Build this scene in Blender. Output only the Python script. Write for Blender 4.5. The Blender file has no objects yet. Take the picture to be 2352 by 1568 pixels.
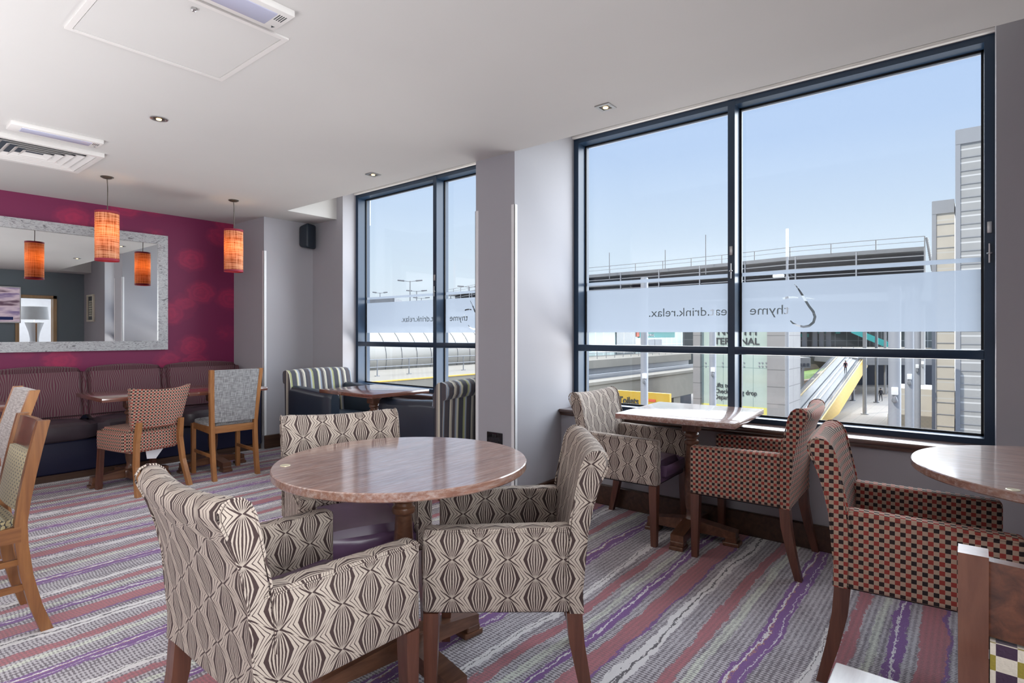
import bpy, bmesh, math, random
from mathutils import Vector, Matrix
random.seed(7)
S = bpy.context.scene
COL = S.collection
R = math.radians
PI = math.pi

# ------------------------------------------------------------------ camera
EYE = 1.25
TH = 0.88876                      # heading, clockwise from +Y
FPX = 1304.13                     # focal length in pixels of the 2352 wide frame
cam = bpy.data.cameras.new('camera')
cam.sensor_width = 36.0
cam.lens = FPX * 36.0 / 2352.0
cam.shift_y = -17.0 / 2352.0
cam.clip_start = 0.05
cam.clip_end = 600
camo = bpy.data.objects.new('camera', cam)
camo.location = (0, 0, EYE)
camo.rotation_euler = (PI / 2, 0, -TH)
COL.objects.link(camo)
S.camera = camo

# ------------------------------------------------------------------ sky
W = bpy.data.worlds.new('sky')
S.world = W
W.use_nodes = True
nt = W.node_tree
nt.nodes.clear()
tc = nt.nodes.new('ShaderNodeTexCoord')
sx = nt.nodes.new('ShaderNodeSeparateXYZ')
cr = nt.nodes.new('ShaderNodeValToRGB')
bg = nt.nodes.new('ShaderNodeBackground')
wo = nt.nodes.new('ShaderNodeOutputWorld')
nt.links.new(tc.outputs['Generated'], sx.inputs[0])
nt.links.new(sx.outputs['Z'], cr.inputs[0])
nt.links.new(cr.outputs[0], bg.inputs['Color'])
nt.links.new(bg.outputs[0], wo.inputs[0])
e = cr.color_ramp.elements
e[0].position = 0.0; e[0].color = (0.84, 0.93, 1.0, 1)
e[1].position = 1.0; e[1].color = (0.30, 0.46, 0.86, 1)
for p, c in ((0.12, (0.72, 0.86, 1.0, 1)), (0.30, (0.53, 0.70, 0.98, 1)), (0.45, (0.46, 0.64, 0.96, 1))):
    k = e.new(p); k.color = c
bg.inputs['Strength'].default_value = 1.0

def lamp(name, kind, loc, energy, color=(1, 1, 1), rot=(0, 0, 0), **kw):
    l = bpy.data.lights.new(name, kind)
    l.energy = energy
    l.color = color
    for a, b in kw.items():
        setattr(l, a, b)
    o = bpy.data.objects.new(name, l)
    o.location = loc
    o.rotation_euler = rot
    COL.objects.link(o)
    return o

def aim(o, d):
    o.rotation_euler = Vector(d).to_track_quat('-Z', 'Y').to_euler()

# the sun stands high over our own building, an added broad lamp boosts the sky light
s1 = lamp('sun', 'SUN', (0, 0, 30), 3.2, (1.0, 0.93, 0.80), angle=R(0.6)); aim(s1, (0.66, -0.30, -0.72))
s2 = lamp('sky_fill', 'SUN', (20, 0, 30), 15.0, (0.88, 0.94, 1.0), angle=R(100)); aim(s2, (-0.80, 0.26, -0.40))
# added fill lamps behind and to the left of the camera, no windows there
a1 = lamp('room_fill_far', 'AREA', (-5.8, 2.4, 1.6), 15, (1.0, 0.97, 0.94), shape='RECTANGLE', size=6.5, size_y=1.8); aim(a1, (1, 0.0, 0.05))
a2 = lamp('room_fill_near', 'AREA', (-1.0, -1.35, 1.5), 100, (0.96, 0.98, 1.0), shape='RECTANGLE', size=4.0, size_y=1.7, spread=R(105)); aim(a2, (0.0, 1, 0.05))

a3 = lamp('ceiling_fill', 'AREA', (-2.2, 3.7, 0.12), 225, (0.98, 0.99, 1.0), (PI, 0, 0), shape='RECTANGLE', size=3.8, size_y=4.4, spread=R(140))  # added unseen lamp near the floor, brightens the ceiling
# added lamps outside below the sills, brightening the ceiling from beneath
a4 = lamp('window_fill_near', 'AREA', (4.9, 1.2, 0.15), 105, (1.0, 0.97, 0.93), shape='RECTANGLE', size=2.6, size_y=1.0); aim(a4, (-0.62, 0.0, 0.78))
a5 = lamp('window_fill_far', 'AREA', (4.9, 4.1, 0.15), 120, (1.0, 0.97, 0.93), shape='RECTANGLE', size=2.6, size_y=1.0); aim(a5, (-0.62, 0.0, 0.78))
for q in (a1, a2, a3, a4, a5): q.visible_camera = False      # pure light, no glowing slabs from any viewpoint

S.view_settings.view_transform = 'Standard'
S.view_settings.look = 'None'
S.view_settings.exposure = 0.0
S.view_settings.gamma = 1.0
S.view_settings.use_curve_mapping = False
S.cycles.max_bounces = 8
S.cycles.diffuse_bounces = 5
S.cycles.glossy_bounces = 4
S.cycles.transparent_max_bounces = 12
S.cycles.sample_clamp_indirect = 6.0
S.cycles.caustics_reflective = False
S.cycles.caustics_refractive = False

sT, cT = math.sin(TH), math.cos(TH)
def at(u, v, d):
    "the point of the place that stands d metres ahead and shows at (u, v) of the photograph"
    a = (u - 1176.0) / FPX; b = -(v - 767.0) / FPX
    return Vector((d * (sT + a * cT), d * (cT - a * sT), EYE + d * b))

# ------------------------------------------------------------------ materials
class NT:
    def __init__(s, name):
        s.m = bpy.data.materials.new(name); s.m.use_nodes = True
        s.t = s.m.node_tree; s.t.nodes.clear()
        s.out = s.t.nodes.new('ShaderNodeOutputMaterial')
    def n(s, kind, **kw):
        x = s.t.nodes.new('ShaderNode' + kind)
        for a, b in kw.items(): setattr(x, a, b)
        return x
    def l(s, a, b): s.t.links.new(a, b)
    def put(s, sock, v):
        if hasattr(v, 'is_linked') or isinstance(v, bpy.types.NodeSocket): s.l(v, sock)
        else: sock.default_value = v
    def M(s, op, a, b=None, c=None):
        x = s.n('Math', operation=op)
        s.put(x.inputs[0], a)
        if b is not None: s.put(x.inputs[1], b)
        if c is not None: s.put(x.inputs[2], c)
        return x.outputs[0]
    def mix(s, f, a, b):
        x = s.n('MixRGB')
        s.put(x.inputs[0], f); s.put(x.inputs[1], c4(a) if isinstance(a, tuple) else a); s.put(x.inputs[2], c4(b) if isinstance(b, tuple) else b)
        return x.outputs[0]
    def uv(s):
        x = s.n('SeparateXYZ'); s.l(s.n('UVMap').outputs[0], x.inputs[0]); return x.outputs[0], x.outputs[1]
    def obj(s): return s.n('TexCoord').outputs['Object']
    def noise(s, scale, detail=3, vec=None, sc=(1, 1, 1), rough=0.5, dist=0.0):
        x = s.n('TexNoise'); mp = s.n('Mapping'); s.l(vec if vec is not None else s.obj(), mp.inputs[0])
        mp.inputs['Scale'].default_value = sc; s.l(mp.outputs[0], x.inputs['Vector'])
        x.inputs['Scale'].default_value = scale; x.inputs['Detail'].default_value = detail
        x.inputs['Roughness'].default_value = rough; x.inputs['Distortion'].default_value = dist
        return x.outputs['Fac']
    def ramp(s, f, stops, interp='LINEAR'):
        x = s.n('ValToRGB'); s.put(x.inputs[0], f); r = x.color_ramp; r.interpolation = interp
        e = r.elements; e[0].position = stops[0][0]; e[0].color = c4(stops[0][1])
        e[1].position = stops[1][0]; e[1].color = c4(stops[1][1])
        for p, c in stops[2:]:
            k = e.new(p); k.color = c4(c)
        return x.outputs[0]
    def pbr(s, col, rough=0.6, metal=0.0, coat=0.0, cior=1.5, bump=None, bs=0.3, bd=0.002, spec=0.5, sheen=0.0, emit=None, es=0.0, coatr=0.15):
        p = s.n('BsdfPrincipled')
        s.put(p.inputs['Base Color'], c4(col) if isinstance(col, tuple) else col)
        s.put(p.inputs['Roughness'], rough); s.put(p.inputs['Metallic'], metal)
        p.inputs['Coat Weight'].default_value = coat; p.inputs['Coat IOR'].default_value = cior; p.inputs['Coat Roughness'].default_value = coatr
        p.inputs['Specular IOR Level'].default_value = spec
        p.inputs['Sheen Weight'].default_value = sheen
        if emit is not None:
            s.put(p.inputs['Emission Color'], c4(emit) if isinstance(emit, tuple) else emit); p.inputs['Emission Strength'].default_value = es
        if bump is not None:
            b = s.n('Bump'); b.inputs['Strength'].default_value = bs; b.inputs['Distance'].default_value = bd
            s.l(bump, b.inputs['Height']); s.l(b.outputs[0], p.inputs['Normal'])
        s.l(p.outputs[0], s.out.inputs[0])
        return s.m
def c4(c): return (c[0], c[1], c[2], 1.0)
def val(c, k): return tuple(min(1, x * k) for x in c)

def plain(name, col, rough=0.6, var=0.08, scale=8.0, **kw):
    t = NT(name); f = t.noise(scale, 4)
    return t.pbr(t.mix(f, val(col, 1 - var), val(col, 1 + var)), rough, **kw)

def wood(name, light, dark, axis='z', rough=0.4, coat=0.25, scale=1.0, wear=None, cior=1.5, cr=0.15):
    t = NT(name)
    st = {'z': (14, 14, 1.2), 'x': (1.2, 14, 14), 'y': (14, 1.2, 14)}[axis]
    f = t.noise(2.2 * scale, 6, sc=st, rough=0.6, dist=0.6)
    g = t.noise(9.0 * scale, 3, sc=st, rough=0.7)
    c = t.ramp(f, ((0.30, dark), (0.70, light)))
    c = t.mix(t.M('MULTIPLY', g, 0.45), c, val(dark, 0.7))
    r = rough
    if wear:
        wn = t.noise(5.0, 3, sc=(2.0, 16, 16) if axis == 'x' else (16, 2, 16), rough=0.7)
        k = t.ramp(wn, ((0.44, (0, 0, 0)), (0.70, (1, 1, 1))))
        kk = t.M('MULTIPLY', k, 0.5)
        c = t.mix(kk, c, wear)
        r = t.M('ADD', t.M('MULTIPLY', wn, 0.22), rough)
    return t.pbr(c, r, coat=coat, bump=g, bs=0.02 if wear else 0.06, bd=0.001, cior=cior, coatr=cr)

def geometric_fabric():
    t = NT('onion_diamond_fabric'); x, y = t.uv()
    p = t.M('PINGPONG', t.M('MULTIPLY', x, 2 / 0.178), 1.0)
    q = t.M('PINGPONG', t.M('MULTIPLY', t.M('ADD', y, 0.02), 2 / 0.122), 1.0)
    ins = t.M('LESS_THAN', t.M('ADD', p, q), 1.0)
    # cell coordinates of whichever diamond the point lies in
    def sel(a): return t.M('ADD', t.M('MULTIPLY', ins, a), t.M('MULTIPLY', t.M('SUBTRACT', 1.0, ins), t.M('SUBTRACT', 1.0, a)))
    P, Q = sel(p), sel(q)
    soft = t.M('SUBTRACT', 1.0, t.M('POWER', Q, 2.0)); hard = t.M('SUBTRACT', 1.0, Q)
    k = t.M('MINIMUM', t.M('MULTIPLY', P, 1.5), 1.0)
    w = t.M('ADD', t.M('MULTIPLY', soft, t.M('SUBTRACT', 1.0, k)), t.M('MULTIPLY', hard, k))
    g = t.M('DIVIDE', P, t.M('ADD', w, 0.015))
    wob = t.M('MULTIPLY', t.M('SUBTRACT', t.noise(90, 2), 0.5), 0.02)
    g = t.M('ADD', g, wob)
    L = (0.60, 0.515, 0.44); D = (0.040, 0.018, 0.020)
    stops = [(0.0, D), (0.026, L), (0.078, D), (0.122, L), (0.172, D), (0.235, L), (0.295, D), (0.435, L), (0.56, D), (0.595, L),
             (0.72, D), (0.755, L), (0.89, D), (0.985, L)]
    c = t.ramp(g, stops, 'CONSTANT')
    fade = t.ramp(Q, ((0.80, (1, 1, 1)), (0.97, (0, 0, 0))))
    c = t.mix(t.M('SUBTRACT', 1.0, t.M('MAXIMUM', fade, 0.25)), c, L)
    nb = t.noise(500, 2); dirt = t.noise(5, 4)
    c = t.mix(t.M('MULTIPLY', nb, 0.13), c, (0.22, 0.18, 0.16))
    c = t.mix(t.M('MULTIPLY', dirt, 0.16), c, (0.30, 0.26, 0.23))
    return t.pbr(c, 0.85, bump=nb, bs=0.35, bd=0.002, spec=0.25, sheen=0.05)

def check_fabric(name='red_check_fabric', cell=0.0150, A=(0.50, 0.36, 0.27), B=(0.34, 0.045, 0.035), K=(0.016, 0.013, 0.016)):
    t = NT(name); x, y = t.uv()
    i = t.M('FLOOR', t.M('DIVIDE', x, cell)); j = t.M('FLOOR', t.M('DIVIDE', y, cell))
    par = t.M('FLOORED_MODULO', t.M('ADD', i, j), 2.0); od = t.M('FLOORED_MODULO', i, 2.0)
    c = t.mix(t.M('GREATER_THAN', par, 0.5), A, t.mix(t.M('GREATER_THAN', od, 0.5), B, K))
    f1 = t.M('PINGPONG', t.M('DIVIDE', x, cell), 0.5); f2 = t.M('PINGPONG', t.M('DIVIDE', y, cell), 0.5)
    b = t.M('MINIMUM', f1, f2)
    nb = t.noise(400, 2)
    c = t.mix(t.M('MULTIPLY', nb, 0.25), c, (0.14, 0.08, 0.07))
    return t.pbr(c, 0.85, bump=b, bs=0.5, bd=0.003, spec=0.25, sheen=0.05)

def spot_fabric(name, four=False):
    # half-drop rows of rounded lozenges on black; the four-colour one is a quilt of rounded squares
    t = NT(name); x, y = t.uv()
    if four:
        cs = 0.022
        i = t.M('FLOOR', t.M('DIVIDE', x, cs)); j = t.M('FLOOR', t.M('DIVIDE', y, cs))
        par = t.M('FLOORED_MODULO', t.M('ADD', i, j), 2.0); od = t.M('FLOORED_MODULO', j, 2.0)
        c = t.mix(t.M('GREATER_THAN', par, 0.5), (0.72, 0.66, 0.56), t.mix(t.M('GREATER_THAN', od, 0.5), (0.30, 0.24, 0.02), (0.035, 0.008, 0.045)))
    else:
        row = t.M('FLOOR', t.M('DIVIDE', x, 0.018))
        yy = t.M('ADD', y, t.M('MULTIPLY', t.M('FLOORED_MODULO', row, 2.0), 0.0125))
        a = t.M('SUBTRACT', 0.5, t.M('PINGPONG', t.M('DIVIDE', x, 0.018), 0.5))
        b = t.M('SUBTRACT', 0.5, t.M('PINGPONG', t.M('DIVIDE', yy, 0.025), 0.5))
        r = t.M('ADD', t.M('POWER', t.M('MULTIPLY', a, 2.0), 2.0), t.M('POWER', t.M('MULTIPLY', b, 2.1), 2.0))
        c = t.mix(t.M('LESS_THAN', r, 0.95), (0.015, 0.014, 0.02), (0.46, 0.38, 0.20))
    nb = t.noise(300, 2)
    return t.pbr(t.mix(t.M('MULTIPLY', nb, 0.2), c, (0.1, 0.08, 0.06)), 0.85, bump=nb, bs=0.3, sheen=0.2)

def stripe_fabric():
    t = NT('striped_fabric'); x, y = t.uv()
    f = t.M('FRACT', t.M('DIVIDE', t.M('ADD', x, 3.0), 0.235))
    N = (0.030, 0.032, 0.050); C = (0.60, 0.56, 0.46); G = (0.34, 0.36, 0.16); B = (0.26, 0.31, 0.38); U = (0.055, 0.045, 0.055)
    c = t.ramp(f, ((0.0, N), (0.17, G), (0.25, C), (0.27, B), (0.33, U), (0.48, N), (0.55, C), (0.63, N), (0.65, C), (0.67, U), (0.80, B), (0.86, C), (0.93, G), (0.96, N)), 'CONSTANT')
    nb = t.noise(350, 2)
    return t.pbr(t.mix(t.M('MULTIPLY', nb, 0.2), c, (0.15, 0.14, 0.14)), 0.8, bump=nb, bs=0.3, sheen=0.2)

def linen(name, A, B):
    t = NT(name); x, y = t.uv()
    cb = t.n('CombineXYZ'); t.l(x, cb.inputs[0]); t.l(y, cb.inputs[1])
    h = t.noise(170, 2, cb.outputs[0], (0.10, 1, 1)); v = t.noise(170, 2, cb.outputs[0], (1, 0.10, 1))
    f = t.M('MULTIPLY', t.M('ADD', h, v), 0.5)
    c = t.ramp(f, ((0.40, A), (0.60, B)))
    return t.pbr(c, 0.9, bump=f, bs=0.4, bd=0.002, sheen=0.2)

def wavy_cushion():
    t = NT('wavy_stripe_fabric'); x, y = t.uv()
    wv = t.M('SINE', t.M('MULTIPLY', y, 26.0)); wx = t.M('SINE', t.M('MULTIPLY', x, 30.0))
    ph = t.M('ADD', t.M('MULTIPLY', x, 62.0), t.M('MULTIPLY', t.M('MULTIPLY', wv, wx), 0.75))
    f = t.M('PINGPONG', ph, 0.5)
    c = t.ramp(f, ((0.20, (0.085, 0.010, 0.028)), (0.27, (0.125, 0.075, 0.075))))
    nb = t.noise(300, 2)
    return t.pbr(t.mix(t.M('MULTIPLY', nb, 0.25), c, (0.05, 0.02, 0.03)), 0.8, bump=nb, bs=0.3, sheen=0.05)

def carpet():
    t = NT('striped_carpet')
    o = t.n('SeparateXYZ'); t.l(t.obj(), o.inputs[0]); X, Y = o.outputs[0], o.outputs[1]
    n1 = t.noise(1.0, 4, sc=(1.1, 2.6, 1), rough=0.6)
    n2 = t.noise(48, 3, sc=(0.45, 1.0, 1), rough=0.85); n3 = t.noise(5.0, 3, sc=(0.8, 2.4, 1))
    s = t.M('SUBTRACT', 0.66 + 20.0, Y)
    s = t.M('ADD', s, t.M('MULTIPLY', t.M('SUBTRACT', n1, 0.5), 0.13)); s = t.M('ADD', s, t.M('MULTIPLY', t.M('SUBTRACT', n3, 0.5), 0.035))
    s1_ = t.M('FRACT', t.M('ADD', s, t.M('MULTIPLY', t.M('SUBTRACT', n2, 0.5), 0.046)))
    P = (0.175, 0.045, 0.27); Rr = (0.44, 0.125, 0.145); Wh = (0.80, 0.78, 0.78); G = (0.70, 0.73, 0.64); Bq = (0.53, 0.50, 0.535); K = (0.08, 0.07, 0.08)
    c = t.ramp(s1_, ((0.0, P), (0.013, Wh), (0.018, P), (0.034, Bq), (0.172, Wh), (0.186, K), (0.190, Wh), (0.208, Bq), (0.245, Rr), (0.292, Bq),
                    (0.335, G), (0.365, Bq), (0.397, P), (0.414, Wh), (0.420, P), (0.445, Bq), (0.49, Rr), (0.572, P), (0.585, Bq), (0.622, Wh), (0.648, K),
                    (0.653, Wh), (0.672, Bq), (0.758, Rr), (0.815, Bq), (0.838, G), (0.872, Bq), (0.956, P), (0.972, Wh), (0.977, (0.40, 0.16, 0.14)), (0.983, P)), 'CONSTANT')
    cv = t.n('CombineXYZ'); t.l(X, cv.inputs[0]); t.l(Y, cv.inputs[1])
    # woven dashes: a loose grid of short dark stitches
    gx = t.M('SINE', t.M('MULTIPLY', t.M('ADD', X, t.M('MULTIPLY', n1, 0.06)), 2 * PI / 0.0135)); gy = t.M('SINE', t.M('MULTIPLY', Y, 2 * PI / 0.021))
    grid = t.M('ADD', t.M('MULTIPLY', gx, 0.16), t.M('MULTIPLY', gy, 0.12))
    st = t.noise(60, 3, cv.outputs[0], (1.2, 0.8, 1), rough=0.9)
    zone = t.noise(3.5, 3, cv.outputs[0], (0.7, 2.5, 1))
    dark = t.ramp(t.M('ADD', t.M('ADD', st, grid), t.M('MULTIPLY', t.M('SUBTRACT', zone, 0.5), 0.5)), ((0.47, (0, 0, 0)), (0.57, (1, 1, 1))))
    base = t.mix(t.M('MULTIPLY', dark, 0.88), c, (0.085, 0.062, 0.08))
    isb = t.ramp(s1_, ((0.0, (.25,) * 3), (0.034, (1,) * 3), (0.172, (.04,) * 3), (0.208, (1,) * 3), (0.245, (.50,) * 3), (0.292, (1,) * 3), (0.335, (.72,) * 3), (0.365, (1,) * 3),
                      (0.397, (.15,) * 3), (0.445, (1,) * 3), (0.49, (.46,) * 3), (0.585, (1,) * 3), (0.622, (.04,) * 3), (0.672, (1,) * 3), (0.758, (.50,) * 3), (0.815, (1,) * 3),
                      (0.838, (.72,) * 3), (0.872, (1,) * 3), (0.956, (.15,) * 3)), 'CONSTANT')
    c = t.mix(isb, c, base)
    lt = t.noise(200, 2, cv.outputs[0])
    c = t.mix(t.M('MULTIPLY', lt, 0.25), c, (0.62, 0.60, 0.64))
    return t.pbr(c, 0.95, bump=t.noise(350, 2, cv.outputs[0]), bs=0.5, bd=0.004, spec=0.15, sheen=0.15)

def damask():
    t = NT('wine_damask_wallpaper')
    v = t.n('TexVoronoi', feature='F1'); mp = t.n('Mapping'); t.l(t.obj(), mp.inputs[0]); mp.inputs['Scale'].default_value = (3.6, 1, 4.6)
    dn = t.n('TexNoise'); t.l(mp.outputs[0], dn.inputs['Vector']); dn.inputs['Scale'].default_value = 4.0
    mx = t.n('MixRGB'); mx.inputs[0].default_value = 0.22; t.l(mp.outputs[0], mx.inputs[1]); t.l(dn.outputs['Color'], mx.inputs[2]); t.l(mx.outputs[0], v.inputs['Vector'])
    v.inputs['Scale'].default_value = 1.0
    d = v.outputs['Distance']
    pet = t.M('PINGPONG', t.M('MULTIPLY', d, 7.0), 0.5)
    blob = t.ramp(d, ((0.30, (1, 1, 1)), (0.52, (0, 0, 0))))
    f = t.M('MULTIPLY', blob, t.M('ADD', t.M('MULTIPLY', pet, 0.9), 0.45))
    brk = t.noise(9, 5)
    f = t.M('MULTIPLY', f, t.M('ADD', brk, 0.35))
    c = t.mix(f, (0.16, 0.010, 0.062), (0.36, 0.018, 0.075))
    return t.pbr(c, 0.55, spec=0.4)

def mottled(name, A, B, scale=30):
    t = NT(name)
    f = t.noise(scale, 6, sc=(0.45, 1, 1.6), rough=0.75, dist=1.5)
    return t.pbr(t.ramp(f, ((0.36, A), (0.50, B), (0.66, A))), 0.4, metal=0.35, bump=f, bs=0.25)

def shade_mat():
    t = NT('woven_tartan_shade'); x, y = t.uv()
    h = t.noise(40, 3, t.n('UVMap').outputs[0], (0.1, 3.2, 1), rough=0.7); v = t.noise(40, 3, t.n('UVMap').outputs[0], (3.2, 0.1, 1), rough=0.7)
    f = t.M('ADD', t.M('MULTIPLY', h, 0.55), t.M('MULTIPLY', v, 0.45))
    c = t.ramp(f, ((0.42, (0.10, 0.035, 0.02)), (0.48, (0.50, 0.22, 0.11)), (0.58, (0.70, 0.42, 0.26))))
    a = t.n('BsdfDiffuse'); b = t.n('BsdfTranslucent'); m = t.n('MixShader')
    t.l(c, a.inputs[0]); t.l(t.mix(0.6, c, (1.0, 0.25, 0.03)), b.inputs[0]); m.inputs[0].default_value = 0.25
    t.l(a.outputs[0], m.inputs[1]); t.l(b.outputs[0], m.inputs[2]); t.l(m.outputs[0], t.out.inputs[0])
    return t.m

def glass_mat(name='clear_glass', tint=(0.985, 0.99, 0.99)):
    t = NT(name)
    a = t.n('BsdfTransparent'); a.inputs[0].default_value = c4(tint)
    b = t.n('BsdfGlossy'); b.inputs['Roughness'].default_value = 0.0
    f = t.n('LayerWeight'); f.inputs['Blend'].default_value = 0.5
    k = t.M('ADD', t.M('MULTIPLY', t.M('POWER', f.outputs['Facing'], 5.0), 0.5), 0.03)
    m = t.n('MixShader'); t.l(k, m.inputs[0]); t.l(a.outputs[0], m.inputs[1]); t.l(b.outputs[0], m.inputs[2]); t.l(m.outputs[0], t.out.inputs[0])
    return t.m

def film_mat():
    t = NT('frosted_window_film')
    a = t.n('BsdfTranslucent'); a.inputs[0].default_value = (0.168, 0.192, 0.228, 1)
    b = t.n('BsdfDiffuse'); b.inputs[0].default_value = (0.30, 0.35, 0.43, 1)
    c = t.n('BsdfTransparent')
    m = t.n('MixShader'); m.inputs[0].default_value = 0.30; t.l(a.outputs[0], m.inputs[1]); t.l(b.outputs[0], m.inputs[2])
    m2 = t.n('MixShader'); m2.inputs[0].default_value = 0.06; t.l(m.outputs[0], m2.inputs[1]); t.l(c.outputs[0], m2.inputs[2])
    t.l(m2.outputs[0], t.out.inputs[0])
    return t.m

def emis(name, col, s):
    t = NT(name); x = t.n('Emission'); x.inputs[0].default_value = c4(col); x.inputs[1].default_value = s
    t.l(x.outputs[0], t.out.inputs[0]); return t.m

def panelled(name, col, line, sx, sz, lw=0.02, rough=0.5, off=(0, 0)):
    "flat panels with joints, laid out in the face's own metres"
    t = NT(name); x, y = t.uv()
    f1 = t.M('PINGPONG', t.M('DIVIDE', t.M('ADD', x, off[0]), sx), 0.5); f2 = t.M('PINGPONG', t.M('DIVIDE', t.M('ADD', y, off[1]), sz), 0.5)
    k = t.M('MAXIMUM', t.M('LESS_THAN', f1, lw / sx), t.M('LESS_THAN', f2, lw / sz))
    n = t.noise(0.8, 4)
    c = t.mix(n, val(col, 0.88), val(col, 1.10))
    return t.pbr(t.mix(k, c, line), rough)

MT = {}
MT['ceiling'] = plain('ceiling_paint', (0.60, 0.59, 0.575), 0.9, 0.02, 3)
MT['wall'] = plain('lilac_grey_paint', (0.40, 0.395, 0.425), 0.75, 0.02, 3)
MT['bluewall'] = plain('slate_grey_paint', (0.20, 0.25, 0.28), 0.75, 0.03, 3)
MT['white'] = plain('white_plastic', (0.82, 0.83, 0.84), 0.4, 0.01)
MT['offwhite'] = plain('off_white_metal', (0.72, 0.70, 0.68), 0.45, 0.02)
MT['frame'] = plain('slate_blue_powder_coat', (0.018, 0.040, 0.078), 0.30, 0.04, spec=0.4)
MT['rubber'] = plain('black_gasket', (0.01, 0.01, 0.012), 0.6)
MT['carpet'] = carpet()
MT['damask'] = damask()
MT['onion'] = geometric_fabric()
MT['check'] = check_fabric()
MT['check2'] = check_fabric('fine_red_check_fabric', 0.0125)
MT['spot'] = spot_fabric('black_gold_lozenge_fabric')
MT['quilt'] = spot_fabric('cream_gold_plum_quilt_fabric', True)
MT['stripe'] = stripe_fabric()
MT['linen'] = linen('grey_linen', (0.17, 0.17, 0.175), (0.40, 0.40, 0.405))
MT['linen2'] = linen('fawn_grey_linen', (0.20, 0.17, 0.16), (0.46, 0.42, 0.40))
MT['wavy'] = wavy_cushion()
MT['plum'] = plain('plum_leather', (0.15, 0.085, 0.165), 0.30, 0.35, 9, coat=0.25)
MT['navy'] = plain('navy_leather', (0.014, 0.024, 0.042), 0.33, 0.25, 7, coat=0.25)
MT['navy2'] = plain('dark_navy_vinyl', (0.012, 0.014, 0.042), 0.38, 0.2, 6, coat=0.15)
MT['brownvinyl'] = plain('worn_brown_navy_vinyl', (0.045, 0.032, 0.042), 0.38, 0.35, 6, coat=0.15)
MT['black'] = plain('black_cloth', (0.012, 0.012, 0.014), 0.8)
MT['leg'] = wood('dark_cherry_wood', (0.20, 0.075, 0.042), (0.085, 0.028, 0.018), 'z', 0.38, 0.3)
MT['oakleg'] = wood('honey_oak_post', (0.50, 0.235, 0.085), (0.30, 0.12, 0.04), 'z', 0.40, 0.3)
MT['oakrail'] = wood('honey_oak_rail', (0.50, 0.235, 0.085), (0.30, 0.12, 0.04), 'x', 0.40, 0.3)
MT['midleg'] = wood('amber_wood_post', (0.34, 0.145, 0.045), (0.17, 0.06, 0.02), 'z', 0.38, 0.3)
MT['midrail'] = wood('amber_wood_rail', (0.34, 0.145, 0.045), (0.17, 0.06, 0.02), 'y', 0.38, 0.3)
MT['brownleg'] = wood('walnut_post', (0.22, 0.095, 0.06), (0.12, 0.045, 0.028), 'z', 0.35, 0.35)
MT['darkrail'] = wood('burr_walnut_rail', (0.20, 0.07, 0.035), (0.06, 0.02, 0.012), 'y', 0.25, 0.5, 1.5)
MT['top'] = wood('worn_mahogany_top', (0.46, 0.245, 0.175), (0.21, 0.09, 0.06), 'x', 0.25, 1.0, 1.0, wear=(0.62, 0.54, 0.50), cior=1.95, cr=0.10)
MT['topb'] = wood('mahogany_top', (0.24, 0.085, 0.052), (0.12, 0.038, 0.024), 'x', 0.25, 0.9, cior=1.9, cr=0.12)
MT['base'] = wood('dark_oak_base', (0.24, 0.11, 0.062), (0.10, 0.042, 0.024), 'x', 0.30, 0.35)
MT['skirt'] = wood('dark_oak_skirting', (0.105, 0.052, 0.030), (0.045, 0.02, 0.012), 'x', 0.40, 0.2)
MT['sill'] = wood('dark_oak_sill', (0.17, 0.095, 0.075), (0.07, 0.035, 0.026), 'y', 0.16, 0.6)
MT['doorwood'] = wood('pale_oak_frame', (0.55, 0.36, 0.18), (0.40, 0.24, 0.10), 'z', 0.4, 0.2)
MT['mframe'] = mottled('distressed_silver', (0.12, 0.115, 0.12), (0.46, 0.46, 0.47))
MT['steel'] = plain('brushed_steel', (0.50, 0.50, 0.50), 0.28, 0.05, metal=0.9)
MT['brass'] = plain('pale_brass', (0.72, 0.66, 0.48), 0.3, 0.05, metal=0.4)
MT['bronze'] = plain('dark_bronze', (0.10, 0.085, 0.07), 0.4, metal=0.6)
MT['gloss'] = plain('black_nickel', (0.03, 0.03, 0.035), 0.12, metal=0.7)
MT['shade'] = shade_mat()
MT['redtrim'] = plain('crimson_ribbon', (0.25, 0.012, 0.035), 0.7)
def bulb_mat():
    t = NT('warm_bulb'); a = t.n('BsdfTransparent'); b = t.n('Emission'); b.inputs[0].default_value = (1.0, 0.62, 0.25, 1); b.inputs[1].default_value = 9
    m = t.n('MixShader'); m.inputs[0].default_value = 0.3; t.l(a.outputs[0], m.inputs[1]); t.l(b.outputs[0], m.inputs[2]); t.l(m.outputs[0], t.out.inputs[0]); return t.m
MT['bulb'] = bulb_mat()
MT['dl'] = emis('warm_lamp', (1.0, 0.66, 0.28), 5)
MT['glass'] = glass_mat()
MT['film'] = film_mat()
MT['concrete'] = plain('pale_concrete', (0.25, 0.23, 0.195), 0.9, 0.12, 0.8)
MT['paving'] = panelled('plaza_paving', (0.27, 0.25, 0.23), (0.21, 0.20, 0.19), 1.2, 1.2, 0.03, 0.9)
MT['greysteel'] = plain('painted_grey_steel', (0.21, 0.22, 0.24), 0.5, 0.08, 1.0)
MT['palesteel'] = plain('pale_grey_steel', (0.33, 0.345, 0.38), 0.45, 0.05, 1.0)
MT['dark'] = plain('dark_parts_and_shade', (0.05, 0.06, 0.08), 0.9, 0.2, 1.0)  # near-black holds painted shade of recesses; also serves plain dark parts
MT['darkglass'] = panelled('dark_curtain_glazing', (0.06, 0.085, 0.10), (0.34, 0.38, 0.40), 2.2, 3.0, 0.05, 0.15)
MT['paleglass'] = panelled('pale_green_glazing', (0.40, 0.50, 0.48), (0.70, 0.74, 0.74), 1.6, 2.6, 0.05, 0.2)
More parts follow.
